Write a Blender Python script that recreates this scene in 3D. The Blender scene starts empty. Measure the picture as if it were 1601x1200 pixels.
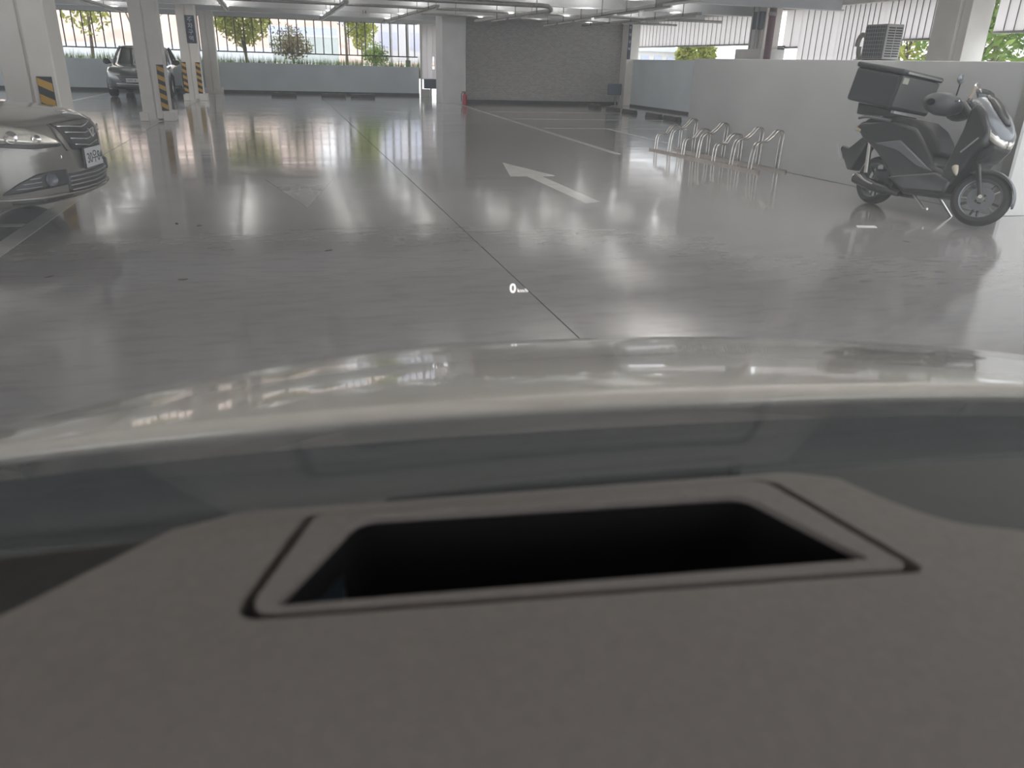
import bpy, bmesh, math, random
import numpy as np
from mathutils import Vector, Matrix

random.seed(7)
S = bpy.context.scene
COL = S.collection

# ------------------------------------------------------------------ camera, sky, exposure
EYE = 1.28
PITCH, ROLL, YAW, FPX = math.radians(22.711), math.radians(1.701), math.radians(16.359), 1197.85
_f = Vector((math.sin(YAW)*math.cos(PITCH), math.cos(YAW)*math.cos(PITCH), -math.sin(PITCH)))
_r = Vector((math.cos(YAW), -math.sin(YAW), 0))
_u = _r.cross(_f)
_r2 = math.cos(ROLL)*_r + math.sin(ROLL)*_u
_u2 = -math.sin(ROLL)*_r + math.cos(ROLL)*_u
cd = bpy.data.cameras.new('camera')
cam = bpy.data.objects.new('camera', cd)
COL.objects.link(cam)
M = Matrix.Identity(4)
for i in range(3):
    M[i][0], M[i][1], M[i][2] = _r2[i], _u2[i], -_f[i]
M[2][3] = EYE
cam.matrix_world = M
cd.sensor_fit = 'HORIZONTAL'
cd.sensor_width = 36
cd.lens = FPX/1601*36
cd.clip_start = 0.01
cd.clip_end = 600
cd.dof.use_dof = True
cd.dof.focus_distance = 9.0
cd.dof.aperture_fstop = 6.5
S.camera = cam

w = bpy.data.worlds.new('world')
S.world = w
w.use_nodes = True
bg = w.node_tree.nodes['Background']
bg.inputs['Color'].default_value = (0.95, 0.955, 1.0, 1)
bg.inputs['Strength'].default_value = 1.45
S.view_settings.view_transform = 'Standard'
S.view_settings.look = 'None'
S.view_settings.gamma = 1
S.view_settings.use_curve_mapping = False
S.view_settings.exposure = 1.08
S.cycles.use_denoising = True
S.cycles.max_bounces = 10
S.cycles.diffuse_bounces = 6
S.cycles.transparent_max_bounces = 16

# ------------------------------------------------------------------ materials
def mat(name, color, rough=0.5, metal=0.0, var=0.0, scale=8.0, bump=0.0, spec=0.5, rvar=0.0, stretch=None, coat=0.0, emit=0.0, col2=None, detail=6.0):
    m = bpy.data.materials.new(name)
    m.use_nodes = True
    nt = m.node_tree
    b = nt.nodes['Principled BSDF']
    b.inputs['Base Color'].default_value = (*color, 1)
    b.inputs['Roughness'].default_value = rough
    b.inputs['Metallic'].default_value = metal
    b.inputs['Specular IOR Level'].default_value = spec
    b.inputs['Coat Weight'].default_value = coat
    b.inputs['Coat Roughness'].default_value = 0.04
    if emit:
        b.inputs['Emission Color'].default_value = (*color, 1)
        b.inputs['Emission Strength'].default_value = emit
    if var or bump or rvar or col2:
        tc = nt.nodes.new('ShaderNodeTexCoord')
        mp = nt.nodes.new('ShaderNodeMapping')
        if stretch:
            mp.inputs['Scale'].default_value = stretch
        nz = nt.nodes.new('ShaderNodeTexNoise')
        nz.inputs['Scale'].default_value = scale
        nz.inputs['Detail'].default_value = detail
        nt.links.new(tc.outputs['Object'], mp.inputs['Vector'])
        nt.links.new(mp.outputs['Vector'], nz.inputs['Vector'])
        if var or col2:
            rp = nt.nodes.new('ShaderNodeValToRGB')
            c2 = col2 if col2 else color
            rp.color_ramp.elements[0].color = (*[max(0, c*(1-var)) for c in color], 1)
            rp.color_ramp.elements[1].color = (*[min(1, c*(1+var)) for c in c2], 1)
            rp.color_ramp.elements[0].position = 0.3
            rp.color_ramp.elements[1].position = 0.7
            nt.links.new(nz.outputs['Fac'], rp.inputs['Fac'])
            nt.links.new(rp.outputs['Color'], b.inputs['Base Color'])
        if rvar:
            mr = nt.nodes.new('ShaderNodeMapRange')
            mr.inputs['To Min'].default_value = max(0.02, rough-rvar)
            mr.inputs['To Max'].default_value = rough+rvar
            nt.links.new(nz.outputs['Fac'], mr.inputs['Value'])
            nt.links.new(mr.outputs['Result'], b.inputs['Roughness'])
        if bump:
            bp = nt.nodes.new('ShaderNodeBump')
            bp.inputs['Strength'].default_value = 1.0
            bp.inputs['Distance'].default_value = bump
            nt.links.new(nz.outputs['Fac'], bp.inputs['Height'])
            nt.links.new(bp.outputs['Normal'], b.inputs['Normal'])
    return m

def floor_material():
    m = bpy.data.materials.new('epoxy_floor')
    m.use_nodes = True
    nt = m.node_tree
    L = nt.links.new
    b = nt.nodes['Principled BSDF']
    geo = nt.nodes.new('ShaderNodeNewGeometry')
    def noise(scale, st, detail=4):
        mp = nt.nodes.new('ShaderNodeMapping')
        mp.inputs['Scale'].default_value = st
        nz = nt.nodes.new('ShaderNodeTexNoise')
        nz.inputs['Scale'].default_value = scale
        nz.inputs['Detail'].default_value = detail
        L(geo.outputs['Position'], mp.inputs['Vector'])
        L(mp.outputs['Vector'], nz.inputs['Vector'])
        return nz
    n1 = noise(0.35, (1, 1, 1), 6)
    rp = nt.nodes.new('ShaderNodeValToRGB')
    rp.color_ramp.elements[0].position, rp.color_ramp.elements[1].position = 0.3, 0.72
    rp.color_ramp.elements[0].color = (0.265, 0.250, 0.246, 1)
    rp.color_ramp.elements[1].color = (0.35, 0.333, 0.328, 1)
    L(n1.outputs['Fac'], rp.inputs['Fac'])
    # fine dirt specks and scuffs
    n3 = noise(9.0, (0.5, 1.6, 1), 8)
    r3 = nt.nodes.new('ShaderNodeValToRGB')
    r3.color_ramp.elements[0].position, r3.color_ramp.elements[1].position = 0.36, 0.5
    r3.color_ramp.elements[0].color = (0.86, 0.86, 0.86, 1)
    r3.color_ramp.elements[1].color = (1, 1, 1, 1)
    L(n3.outputs['Fac'], r3.inputs['Fac'])
    mx = nt.nodes.new('ShaderNodeMix')
    mx.data_type = 'RGBA'
    mx.blend_type = 'MULTIPLY'
    mx.inputs[0].default_value = 1.0
    L(rp.outputs['Color'], mx.inputs[6])
    L(r3.outputs['Color'], mx.inputs[7])
    L(mx.outputs[2], b.inputs['Base Color'])
    n2 = noise(1.1, (0.5, 1.4, 1), 5)
    mr = nt.nodes.new('ShaderNodeMapRange')
    mr.inputs['From Min'].default_value, mr.inputs['From Max'].default_value = 0.3, 0.7
    mr.inputs['To Min'].default_value, mr.inputs['To Max'].default_value = 0.06, 0.17
    L(n2.outputs['Fac'], mr.inputs['Value'])
    L(mr.outputs['Result'], b.inputs['Roughness'])
    n4 = noise(2.0, (0.45, 1.4, 1), 2)
    bp = nt.nodes.new('ShaderNodeBump')
    bp.inputs['Strength'].default_value = 1.0
    bp.inputs['Distance'].default_value = 0.0017
    L(n4.outputs['Fac'], bp.inputs['Height'])
    L(bp.outputs['Normal'], b.inputs['Normal'])
    b.inputs['IOR'].default_value = 1.5
    b.inputs['Coat Weight'].default_value = 0.55
    b.inputs['Coat Roughness'].default_value = 0.11
    L(bp.outputs['Normal'], b.inputs['Coat Normal'])
    return m

def glass_material():
    m = bpy.data.materials.new('windshield_glass')
    m.use_nodes = True
    nt = m.node_tree
    L = nt.links.new
    for n in list(nt.nodes):
        nt.nodes.remove(n)
    out = nt.nodes.new('ShaderNodeOutputMaterial')
    tr = nt.nodes.new('ShaderNodeBsdfTransparent')
    tr.inputs['Color'].default_value = (0.97, 0.985, 0.98, 1)
    gl = nt.nodes.new('ShaderNodeBsdfGlossy')
    gl.inputs['Roughness'].default_value = 0.0
    lw = nt.nodes.new('ShaderNodeLayerWeight')
    lw.inputs['Blend'].default_value = 0.5
    pw = nt.nodes.new('ShaderNodeMath'); pw.operation = 'POWER'; pw.inputs[1].default_value = 5.0
    ml = nt.nodes.new('ShaderNodeMath'); ml.operation = 'MULTIPLY_ADD'; ml.inputs[1].default_value = 0.92; ml.inputs[2].default_value = 0.04
    L(lw.outputs['Facing'], pw.inputs[0]); L(pw.outputs[0], ml.inputs[0])
    mx = nt.nodes.new('ShaderNodeMixShader')
    L(ml.outputs[0], mx.inputs['Fac']); L(tr.outputs[0], mx.inputs[1]); L(gl.outputs[0], mx.inputs[2])
    # pale translucent film standing in for the veil of reflected haze
    df = nt.nodes.new('ShaderNodeBsdfTranslucent')
    df.inputs['Color'].default_value = (0.80, 0.88, 0.95, 1)
    nz = nt.nodes.new('ShaderNodeTexNoise')
    nz.inputs['Scale'].default_value = 3.0
    mr = nt.nodes.new('ShaderNodeMapRange')
    mr.inputs['To Min'].default_value, mr.inputs['To Max'].default_value = 0.045, 0.075
    L(nz.outputs['Fac'], mr.inputs['Value'])
    m2 = nt.nodes.new('ShaderNodeMixShader')
    L(mr.outputs['Result'], m2.inputs['Fac']); L(mx.outputs[0], m2.inputs[1]); L(df.outputs[0], m2.inputs[2])
    L(m2.outputs[0], out.inputs['Surface'])
    return m

def panel_material():
    m = bpy.data.materials.new('frosted_panel')
    m.use_nodes = True
    nt = m.node_tree
    L = nt.links.new
    for n in list(nt.nodes):
        nt.nodes.remove(n)
    out = nt.nodes.new('ShaderNodeOutputMaterial')
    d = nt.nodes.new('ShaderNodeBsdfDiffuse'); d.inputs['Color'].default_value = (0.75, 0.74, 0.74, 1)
    t = nt.nodes.new('ShaderNodeBsdfTranslucent'); t.inputs['Color'].default_value = (0.86, 0.83, 0.83, 1)
    mx = nt.nodes.new('ShaderNodeMixShader'); mx.inputs['Fac'].default_value = 0.78
    L(d.outputs[0], mx.inputs[1]); L(t.outputs[0], mx.inputs[2]); L(mx.outputs[0], out.inputs['Surface'])
    return m

def leaf_material(name, c1, c2):
    m = bpy.data.materials.new(name)
    m.use_nodes = True
    nt = m.node_tree
    L = nt.links.new
    for n in list(nt.nodes):
        nt.nodes.remove(n)
    out = nt.nodes.new('ShaderNodeOutputMaterial')
    tc = nt.nodes.new('ShaderNodeNewGeometry')
    nz = nt.nodes.new('ShaderNodeTexNoise'); nz.inputs['Scale'].default_value = 1.5
    rp = nt.nodes.new('ShaderNodeValToRGB')
    rp.color_ramp.elements[0].color = (*c1, 1); rp.color_ramp.elements[1].color = (*c2, 1)
    rp.color_ramp.elements[0].position, rp.color_ramp.elements[1].position = 0.35, 0.65
    L(tc.outputs['Position'], nz.inputs['Vector']); L(nz.outputs['Fac'], rp.inputs['Fac'])
    d = nt.nodes.new('ShaderNodeBsdfDiffuse'); t = nt.nodes.new('ShaderNodeBsdfTranslucent')
    L(rp.outputs['Color'], d.inputs['Color']); L(rp.outputs['Color'], t.inputs['Color'])
    mx = nt.nodes.new('ShaderNodeMixShader'); mx.inputs['Fac'].default_value = 0.45
    L(d.outputs[0], mx.inputs[1]); L(t.outputs[0], mx.inputs[2]); L(mx.outputs[0], out.inputs['Surface'])
    return m

def masonry_material():
    m = bpy.data.materials.new('dark_masonry')
    m.use_nodes = True
    nt = m.node_tree
    L = nt.links.new
    b = nt.nodes['Principled BSDF']
    b.inputs['Roughness'].default_value = 0.8
    tc = nt.nodes.new('ShaderNodeTexCoord')
    mp = nt.nodes.new('ShaderNodeMapping'); mp.inputs['Rotation'].default_value = (math.radians(90), 0, 0)
    br = nt.nodes.new('ShaderNodeTexBrick')
    br.inputs['Scale'].default_value = 1.0
    br.inputs['Brick Width'].default_value = 0.11
    br.inputs['Row Height'].default_value = 0.045
    br.inputs['Mortar Size'].default_value = 0.006
    br.inputs['Color1'].default_value = (0.32, 0.30, 0.295, 1)
    br.inputs['Color2'].default_value = (0.41, 0.392, 0.383, 1)
    br.inputs['Mortar'].default_value = (0.47, 0.455, 0.445, 1)
    L(tc.outputs['Object'], mp.inputs['Vector']); L(mp.outputs['Vector'], br.inputs['Vector'])
    L(br.outputs['Color'], b.inputs['Base Color'])
    bp = nt.nodes.new('ShaderNodeBump'); bp.inputs['Distance'].default_value = 0.004
    L(br.outputs['Fac'], bp.inputs['Height']); bp.invert = True
    L(bp.outputs['Normal'], b.inputs['Normal'])
    return m

FLOOR = floor_material()
SEAM = mat('joint_strip_grey', (0.13, 0.13, 0.14), 0.5, var=0.1, scale=10)
GLASS = glass_material()
PANEL = panel_material()
MASON = masonry_material()
CONC = mat('painted_concrete', (0.58, 0.585, 0.60), 0.6, var=0.08, scale=2.0, bump=0.0015)
WALLP = mat('blue_grey_wall_paint', (0.60, 0.655, 0.695), 0.45, var=0.06, scale=1.3, bump=0.001)
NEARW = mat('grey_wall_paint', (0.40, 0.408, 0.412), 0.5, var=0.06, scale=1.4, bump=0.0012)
COLP = mat('cream_column_paint', (0.82, 0.785, 0.735), 0.45, var=0.05, scale=3.0)
CEIL = mat('ceiling_deck', (0.72, 0.705, 0.68), 0.6, var=0.06, scale=1.0)
BEAMP = mat('beam_paint', (0.66, 0.675, 0.69), 0.35, var=0.05, scale=2.0)
DARKB = mat('dark_baseboard', (0.07, 0.072, 0.075), 0.5, var=0.2, scale=4.0)
WHITEP = mat('white_line_paint', (0.60, 0.585, 0.57), 0.25, var=0.12, scale=5.0, coat=0.4)
WORNP = mat('worn_line_paint', (0.43, 0.42, 0.42), 0.15, var=0.1, scale=4.0, coat=0.55)
BLACKP = mat('black_plastic', (0.012, 0.012, 0.013), 0.35, var=0.2, scale=20)
RUBBER = mat('rubber', (0.018, 0.018, 0.019), 0.75, var=0.2, scale=30)
STEEL = mat('brushed_steel', (0.52, 0.51, 0.49), 0.28, metal=1.0, var=0.06, scale=30)
GALV = mat('galvanised_steel', (0.36, 0.355, 0.345), 0.42, metal=0.6, var=0.1, scale=12)
CHROME = mat('chrome', (0.82, 0.82, 0.82), 0.08, metal=1.0, var=0.02, scale=10)
YELLOW = mat('hazard_yellow', (0.62, 0.36, 0.06), 0.5, var=0.1, scale=10)
HBLACK = mat('hazard_black', (0.025, 0.025, 0.025), 0.55, var=0.15, scale=10)
RED = mat('extinguisher_red', (0.36, 0.03, 0.04), 0.35, var=0.1, scale=10)
PURPLE = mat('maroon_pipe_paint', (0.20, 0.105, 0.13), 0.4, var=0.12, scale=6)
BLUEBOX = mat('slate_blue_paint', (0.10, 0.125, 0.16), 0.5, var=0.1, scale=6)
WHITE = mat('white_paint', (0.62, 0.61, 0.59), 0.5, var=0.05, scale=4)
NAVY = mat('navy_sign', (0.035, 0.045, 0.075), 0.5, var=0.1, scale=10)
SIGNTXT = mat('sign_lettering', (0.45, 0.47, 0.52), 0.5, var=0.05, scale=10)
STOPM = mat('black_rubber_stop', (0.05, 0.048, 0.047), 0.6, var=0.2, scale=15)
FENCEM = mat('fence_brown_grey', (0.11, 0.095, 0.085), 0.5, var=0.1, scale=10)
GRASS = leaf_material('grass_green', (0.12, 0.19, 0.06), (0.22, 0.30, 0.10))
LEAFY = leaf_material('yellow_green_leaf', (0.20, 0.25, 0.05), (0.46, 0.46, 0.14))
LEAFG = leaf_material('mid_green_leaf', (0.11, 0.19, 0.05), (0.30, 0.40, 0.12))
LEAFR = leaf_material('reddish_leaf', (0.20, 0.14, 0.08), (0.28, 0.26, 0.13))
BARK = mat('bark', (0.14, 0.115, 0.09), 0.9, var=0.3, scale=12, bump=0.01)
SOIL = mat('pink_soil', (0.56, 0.43, 0.37), 0.95, var=0.18, scale=0.6, detail=8)
ROADM = mat('pale_road', (0.62, 0.62, 0.60), 0.9, var=0.06, scale=0.5)
PALEBLUE = mat('pale_blue_sheet', (0.46, 0.50, 0.64), 0.6, var=0.06, scale=1)
PALEGREY = mat('pale_grey_render', (0.55, 0.57, 0.60), 0.8, var=0.06, scale=1)
CARGLASS = mat('car_glass', (0.012, 0.016, 0.018), 0.05, var=0.1, scale=3, spec=0.6)
LAMPGL = mat('lamp_glass', (0.62, 0.60, 0.55), 0.12, metal=0.55, var=0.25, scale=14, coat=0.8)
DARKGR = mat('dark_grille', (0.03, 0.03, 0.034), 0.35, var=0.2, scale=20)

# ------------------------------------------------------------------ mesh helpers
class MB:
    def __init__(s):
        s.v = []; s.f = []
    def add(s, vs, fs):
        o = len(s.v)
        s.v += [tuple(p) for p in vs]
        s.f += [tuple(i+o for i in q) for q in fs]
        return s
    def box(s, x0, x1, y0, y1, z0, z1):
        vs = [(x, y, z) for z in (z0, z1) for y in (y0, y1) for x in (x0, x1)]
        return s.add(vs, [(0, 2, 3, 1), (4, 5, 7, 6), (0, 1, 5, 4), (2, 6, 7, 3), (0, 4, 6, 2), (1, 3, 7, 5)])
    def obox(s, c, size, m):
        h = [k/2 for k in size]
        vs = [Vector(c) + m @ Vector((x, y, z)) for z in (-h[2], h[2]) for y in (-h[1], h[1]) for x in (-h[0], h[0])]
        return s.add(vs, [(0, 2, 3, 1), (4, 5, 7, 6), (0, 1, 5, 4), (2, 6, 7, 3), (0, 4, 6, 2), (1, 3, 7, 5)])
    def tube(s, pts, r, seg=8, caps=True, closed=False):
        P = [Vector(p) for p in pts]
        n = len(P)
        rr = r if isinstance(r, (list, tuple)) else [r]*n
        up = Vector((0, 0, 1)); vs = []; fs = []
        prevn = None
        for i, p in enumerate(P):
            if closed:
                t = (P[(i+1) % n]-P[i-1])
            else:
                t = (P[min(i+1, n-1)]-P[max(i-1, 0)])
            t.normalize()
            if prevn is None:
                a = up if abs(t.dot(up)) < 0.95 else Vector((1, 0, 0))
                nn = (a - t*a.dot(t)).normalized()
            else:
                nn = (prevn - t*prevn.dot(t)).normalized()
            prevn = nn
            bn = t.cross(nn)
            for k in range(seg):
                a = 2*math.pi*k/seg
                vs.append(p + nn*(math.cos(a)*rr[i]) + bn*(math.sin(a)*rr[i]))
        for i in range(n if closed else n-1):
            for k in range(seg):
                i2 = (i+1) % n
                fs.append((i*seg+k, i*seg+(k+1) % seg, i2*seg+(k+1) % seg, i2*seg+k))
        if caps and not closed:
            fs.append(tuple(range(seg-1, -1, -1)))
            fs.append(tuple((n-1)*seg+k for k in range(seg)))
        return s.add(vs, fs)
    def lathe(s, prof, seg=24, m=None):
        m = m or Matrix.Identity(4)
        vs = []; fs = []
        for (r, z) in prof:
            for k in range(seg):
                a = 2*math.pi*k/seg
                vs.append(m @ Vector((r*math.cos(a), r*math.sin(a), z)))
        for i in range(len(prof)-1):
            for k in range(seg):
                fs.append((i*seg+k, i*seg+(k+1) % seg, (i+1)*seg+(k+1) % seg, (i+1)*seg+k))
        return s.add(vs, fs)
    def grid(s, rows, closed=False):
        n = len(rows[0]); vs = [p for r in rows for p in r]; fs = []
        for i in range(len(rows)-1):
            for j in range(n if closed else n-1):
                j2 = (j+1) % n
                fs.append((i*n+j, i*n+j2, (i+1)*n+j2, (i+1)*n+j))
        return s.add(vs, fs)
    def prism(s, poly, a0, a1, axis='y'):
        n = len(poly)
        def P(p, a):
            if axis == 'y': return (p[0], a, p[1])
            if axis == 'x': return (a, p[0], p[1])
            return (p[0], p[1], a)
        vs = [P(p, a0) for p in poly] + [P(p, a1) for p in poly]
        fs = [tuple(range(n)), tuple(range(2*n-1, n-1, -1))] + [(i, i+n, (i+1) % n + n, (i+1) % n) for i in range(n)]
        return s.add(vs, fs)
    def build(s, name, m, parent=None, smooth=False, bevel=0.0, seg=2, weld=False, sub=0, solid=0.0, angle=40):
        me = bpy.data.meshes.new(name)
        me.from_pydata(s.v, [], s.f)
        bm = bmesh.new(); bm.from_mesh(me)
        if weld:
            bmesh.ops.remove_doubles(bm, verts=bm.verts, dist=0.0004)
        bmesh.ops.recalc_face_normals(bm, faces=bm.faces)
        bm.to_mesh(me); bm.free()
        if smooth:
            me.shade_smooth()
            me.set_sharp_from_angle(angle=math.radians(angle))
        me.materials.append(m)
        o = bpy.data.objects.new(name, me)
        COL.objects.link(o)
        if parent:
            o.parent = parent
        if solid:
            md = o.modifiers.new('solid', 'SOLIDIFY'); md.thickness = solid; md.offset = -1
        if bevel:
            md = o.modifiers.new('bevel', 'BEVEL'); md.width = bevel; md.segments = seg; md.limit_method = 'ANGLE'; md.angle_limit = math.radians(35)
        if sub:
            md = o.modifiers.new('sub', 'SUBSURF'); md.levels = sub; md.render_levels = sub
        return o

def tag(o, label=None, cat=None, group=None, kind=None):
    if label: o['label'] = label
    if cat: o['category'] = cat
    if group: o['group'] = group
    if kind: o['kind'] = kind
    return o
def empty(name, loc=(0, 0, 0), rz=0.0):
    o = bpy.data.objects.new(name, None)
    COL.objects.link(o)
    o.location = loc
    o.rotation_euler = (0, 0, rz)
    o.empty_display_size = 0.1
    return o
def copy_tree(o, parent=None):
    c = o.copy(); COL.objects.link(c); c.parent = parent
    for ch in o.children:
        copy_tree(ch, c)
    return c
def smoothpath(pts, n=6):
    P = [Vector(p) for p in pts]; out = []
    for i in range(len(P)-1):
        p0, p1, p2, p3 = P[max(i-1, 0)], P[i], P[i+1], P[min(i+2, len(P)-1)]
        for k in range(n):
            t = k/n
            out.append(0.5*((2*p1)+(p2-p0)*t+(2*p0-5*p1+4*p2-p3)*t*t+(3*p1-p0-3*p2+p3)*t**3))
    out.append(P[-1])
    return out
def text(name, body, size, m, parent=None, mw=None, extrude=0.001, bold=0.0, align='LEFT'):
    c = bpy.data.curves.new(name, 'FONT')
    c.body = body; c.size = size; c.extrude = extrude; c.offset = bold; c.align_x = align
    c.materials.append(m)
    o = bpy.data.objects.new(name, c)
    COL.objects.link(o)
    if parent: o.parent = parent
    dg = bpy.context.evaluated_depsgraph_get()
    me = bpy.data.meshes.new_from_object(o.evaluated_get(dg))
    bpy.data.objects.remove(o, do_unlink=True)
    bpy.data.curves.remove(c)
    o = bpy.data.objects.new(name, me)
    COL.objects.link(o)
    if parent: o.parent = parent
    if mw is not None: o.matrix_local = mw
    return o
def frame_m(loc, xdir, up):
    x = Vector(xdir).normalized(); y = Vector(up); y = (y - x*y.dot(x)).normalized(); z = x.cross(y)
    m = Matrix.Identity(4)
    for i in range(3):
        m[i][0], m[i][1], m[i][2], m[i][3] = x[i], y[i], z[i], loc[i]
    return m

# ------------------------------------------------------------------ the structure
fl = MB().box(-14, 13, -12, 33, -0.4, -0.16).build('floor', CONC)
tag(fl, 'grey glossy epoxy garage floor', None, kind='structure')
def slab(x0, x1, y0, y1):
    g = 0.004
    MB().box(x0+g, x1-g, y0+g, y1-g, -0.16, 0).build('floor_slab', FLOOR, fl)
for (x0, x1) in ((-14, -2.35), (1.36, 13)):
    slab(x0, x1, -12, 33)
slab(-2.35, 1.36, -12, 4.9)
slab(-2.35, 1.36, 4.9, 33)

ce = MB().prism([(-14, -3), (5.4, -3), (5.4, 5.0), (12.6, 5.0), (12.6, 32.2), (-14, 32.2)], 2.86, 3.15, 'z').build('ceiling', CEIL)
tag(ce, 'flat pale underside of the parking deck above', None, kind='structure')
def ibeam_x(y, x0, x1, zb, h=0.30, bw=0.2):
    b = MB()
    b.box(x0, x1, y-bw/2, y+bw/2, zb, zb+0.025)
    b.box(x0, x1, y-0.02, y+0.02, zb+0.025, zb+h)
    return b
for y in (16.2, 19.3, 22.4, 25.4, 28.4):
    b = ibeam_x(y, -14, 12.1, 2.54, 0.32, 0.22).build('beam', BEAMP, ce)
b = MB().box(-14, 12.3, 31.3, 31.75, 2.52, 2.86).build('edge_beam', BEAMP, ce)
b = MB().box(12.1, 12.5, 5.5, 31.3, 2.66, 2.86).build('edge_beam', COLP, ce)

wb = MB().box(-14, 5.15, 31.42, 31.62, 0, 1.03).build('wall_back', WALLP)
tag(wb, 'low blue-grey parapet wall at the far left end', kind='structure')
bb = MB().box(-14, 5.15, 31.40, 31.42, 0, 0.10).build('baseboard_back', DARKB); tag(bb, 'dark strip along the foot of the far parapet', kind='structure')
wl = MB().box(-14.2, -14, -12, 33, 0, 1.03).build('wall_left', WALLP); tag(wl, 'low parapet wall on the left side', kind='structure')
wf = MB().box(5.74, 11.7, 26.75, 26.95, 0, 2.86).build('wall_masonry', MASON); tag(wf, 'dark grey rough masonry wall closing the parking bay', kind='structure')
b2 = MB().box(5.74, 11.5, 26.72, 26.75, 0, 0.11).build('baseboard_masonry', HBLACK); tag(b2, 'black strip at the foot of the dark masonry wall', kind='structure')
wp = MB().box(4.98, 5.74, 25.85, 26.95, 0, 2.86).build('wall_pier', CONC, bevel=0.01); tag(wp, 'wide grey concrete pier left of the dark wall', kind='structure')
wr = MB().box(11.68, 12.08, 3.0, 26.5, 0, 1.50).build('wall_right', WALLP); tag(wr, 'long pale blue-grey parapet wall on the right', kind='structure')
b3 = MB().box(11.66, 11.68, 12, 26.2, 0, 0.07).build('baseboard_right', DARKB); tag(b3, 'dark strip at the foot of the right parapet', kind='structure')

# near partition wall (an L of two low walls)
A = Vector((6.42, 12.05)); B = Vector((6.80, 6.2))
dA = (B-A).normalized(); nA = Vector((-dA.y, dA.x))
if nA.x < 0: nA = -nA
C2 = A + nA*0.22; D2 = B + nA*0.22
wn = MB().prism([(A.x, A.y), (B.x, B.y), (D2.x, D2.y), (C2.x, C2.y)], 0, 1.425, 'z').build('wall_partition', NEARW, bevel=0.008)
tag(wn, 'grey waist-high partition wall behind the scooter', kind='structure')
wt = MB().box(B.x+0.03, 11.68, 6.10, 6.19, 0, 1.425).build('wall_return', WHITE, bevel=0.008)  # same wall as the partition, coloured white to imitate daylight falling on it
tag(wt, 'short end of the partition wall turning right, its daylight painted in as white', kind='structure')
tr = MB().prism([(B.x-0.012, B.y-0.11), (B.x+0.028, B.y-0.11), (B.x+0.028, B.y-0.012), (B.x-0.012, B.y-0.002)], 0, 1.43, 'z').build('trim_1', GALV); tag(tr, 'metal corner strip on the end of the partition wall', kind='structure')

# ------------------------------------------------------------------ columns
def guard(parent, x0, x1, yf, z0, z1, n, side=0):
    """hazard board on a column face: black board with raised yellow stripes"""
    g = MB().box(x0, x1, yf-0.012, yf, z0, z1).build('corner_guard', HBLACK, parent)
    step = (z1-z0)/n
    for i in range(n):
        zc = z0 + step*(i+0.5)
        w_ = x1-x0
        poly = [(x0+0.004, zc-0.16*step+0.18*w_), (x1-0.004, zc-0.16*step-0.28*w_), (x1-0.004, zc+0.34*step-0.28*w_), (x0+0.004, zc+0.34*step+0.18*w_)]
        poly = [(px, min(max(pz, z0+0.01), z1-0.01)) for px, pz in poly]
        MB().prism(poly, yf-0.016, yf-0.012, 'y').build('stripe', YELLOW, g)
    return g
def column(x, y, label, w=0.5, guards=(), base=True, top=2.86):
    r = empty('column', (x, y, 0))
    tag(r, label, 'column', 'cream steel columns')
    h = w/2
    MB().box(-h, -0.015, -h, h, 0, top).build('flange', COLP, r, bevel=0.012)
    MB().box(0.015, h, -h-0.03, h, 0, top).build('flange', COLP, r, bevel=0.012)
    MB().box(-0.02, 0.02, -h+0.03, h-0.03, 0, top).build('web', COLP, r)
    if base:
        MB().box(-h-0.06, -h+0.10, -h-0.05, h+0.05, 0, 0.17).build('base_block', COLP, r, bevel=0.012)
        MB().box(h-0.12, h+0.09, -h-0.07, h+0.05, 0, 0.19).build('base_block', COLP, r, bevel=0.012)
        MB().box(-h+0.1, h-0.12, -h-0.03, h+0.03, 0, 0.05).build('base_plate', COLP, r)
    for (x0, x1, z0, z1, n, yo) in guards:
        guard(r, x0, x1, yo, z0, z1, n)
    return r
cA = column(-2.47, 9.75, 'near cream column rising behind the champagne car at the left edge', guards=((0.07, 0.21, 0.2, 1.02, 5, -0.285),))
cB = column(-2.45, 17.95, 'free-standing cream column with one yellow and black striped corner guard', guards=((0.12, 0.25, 0.2, 1.06, 5, -0.285),))
cC = column(-2.45, 26.0, 'cream column with a navy sign and two striped corner guards', w=0.5, guards=((0.12, 0.25, 0.2, 1.05, 5, -0.285), (-0.26, -0.14, 0.2, 1.05, 5, -0.255)))
cD = column(-2.30, 31.15, 'cream column standing against the far parapet wall', w=0.46)
# navy sign on column C
sg = MB().box(-0.02, 0.24, -0.30, -0.285, 1.55, 2.28).build('sign_board', NAVY, cC, bevel=0.004)
for k, ch in enumerate('주차구역'):
    text('lettering', ch, 0.15, SIGNTXT, sg, frame_m((0.11, -0.302, 2.12-0.165*k), (1, 0, 0), (0, 0, 1)), 0.001, 0.003, 'CENTER')
# right-hand columns
def rcolumn(x, y, label, w, z0=0):
    r = empty('column', (x, y, z0)); tag(r, label, 'column', 'columns along the right parapet')
    return r
r = rcolumn(11.62, 26.45, 'slim cream column at the right end of the dark masonry wall', 0.4)
MB().box(-0.2, 0.24, -0.2, 0.28, 0, 2.86).build('shaft', COLP, r, bevel=0.012)
sb = MB().box(-0.19, -0.07, -0.212, -0.2, 1.5, 2.65).build('sign_board', NAVY, r)
for k, ch in enumerate('주차구역'):
    text('lettering', ch, 0.1, SIGNTXT, sb, frame_m((-0.13, -0.213, 2.45-0.22*k), (1, 0, 0), (0, 0, 1)), 0.001, 0.002, 'CENTER')
r = rcolumn(11.86, 18.75, 'cream column beside the maroon pipe, rising from a white plinth', 0.5, 1.50)
MB().box(-0.22, 0.22, -0.35, 0.32, 0, 1.36).build('shaft', COLP, r, bevel=0.012)
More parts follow.
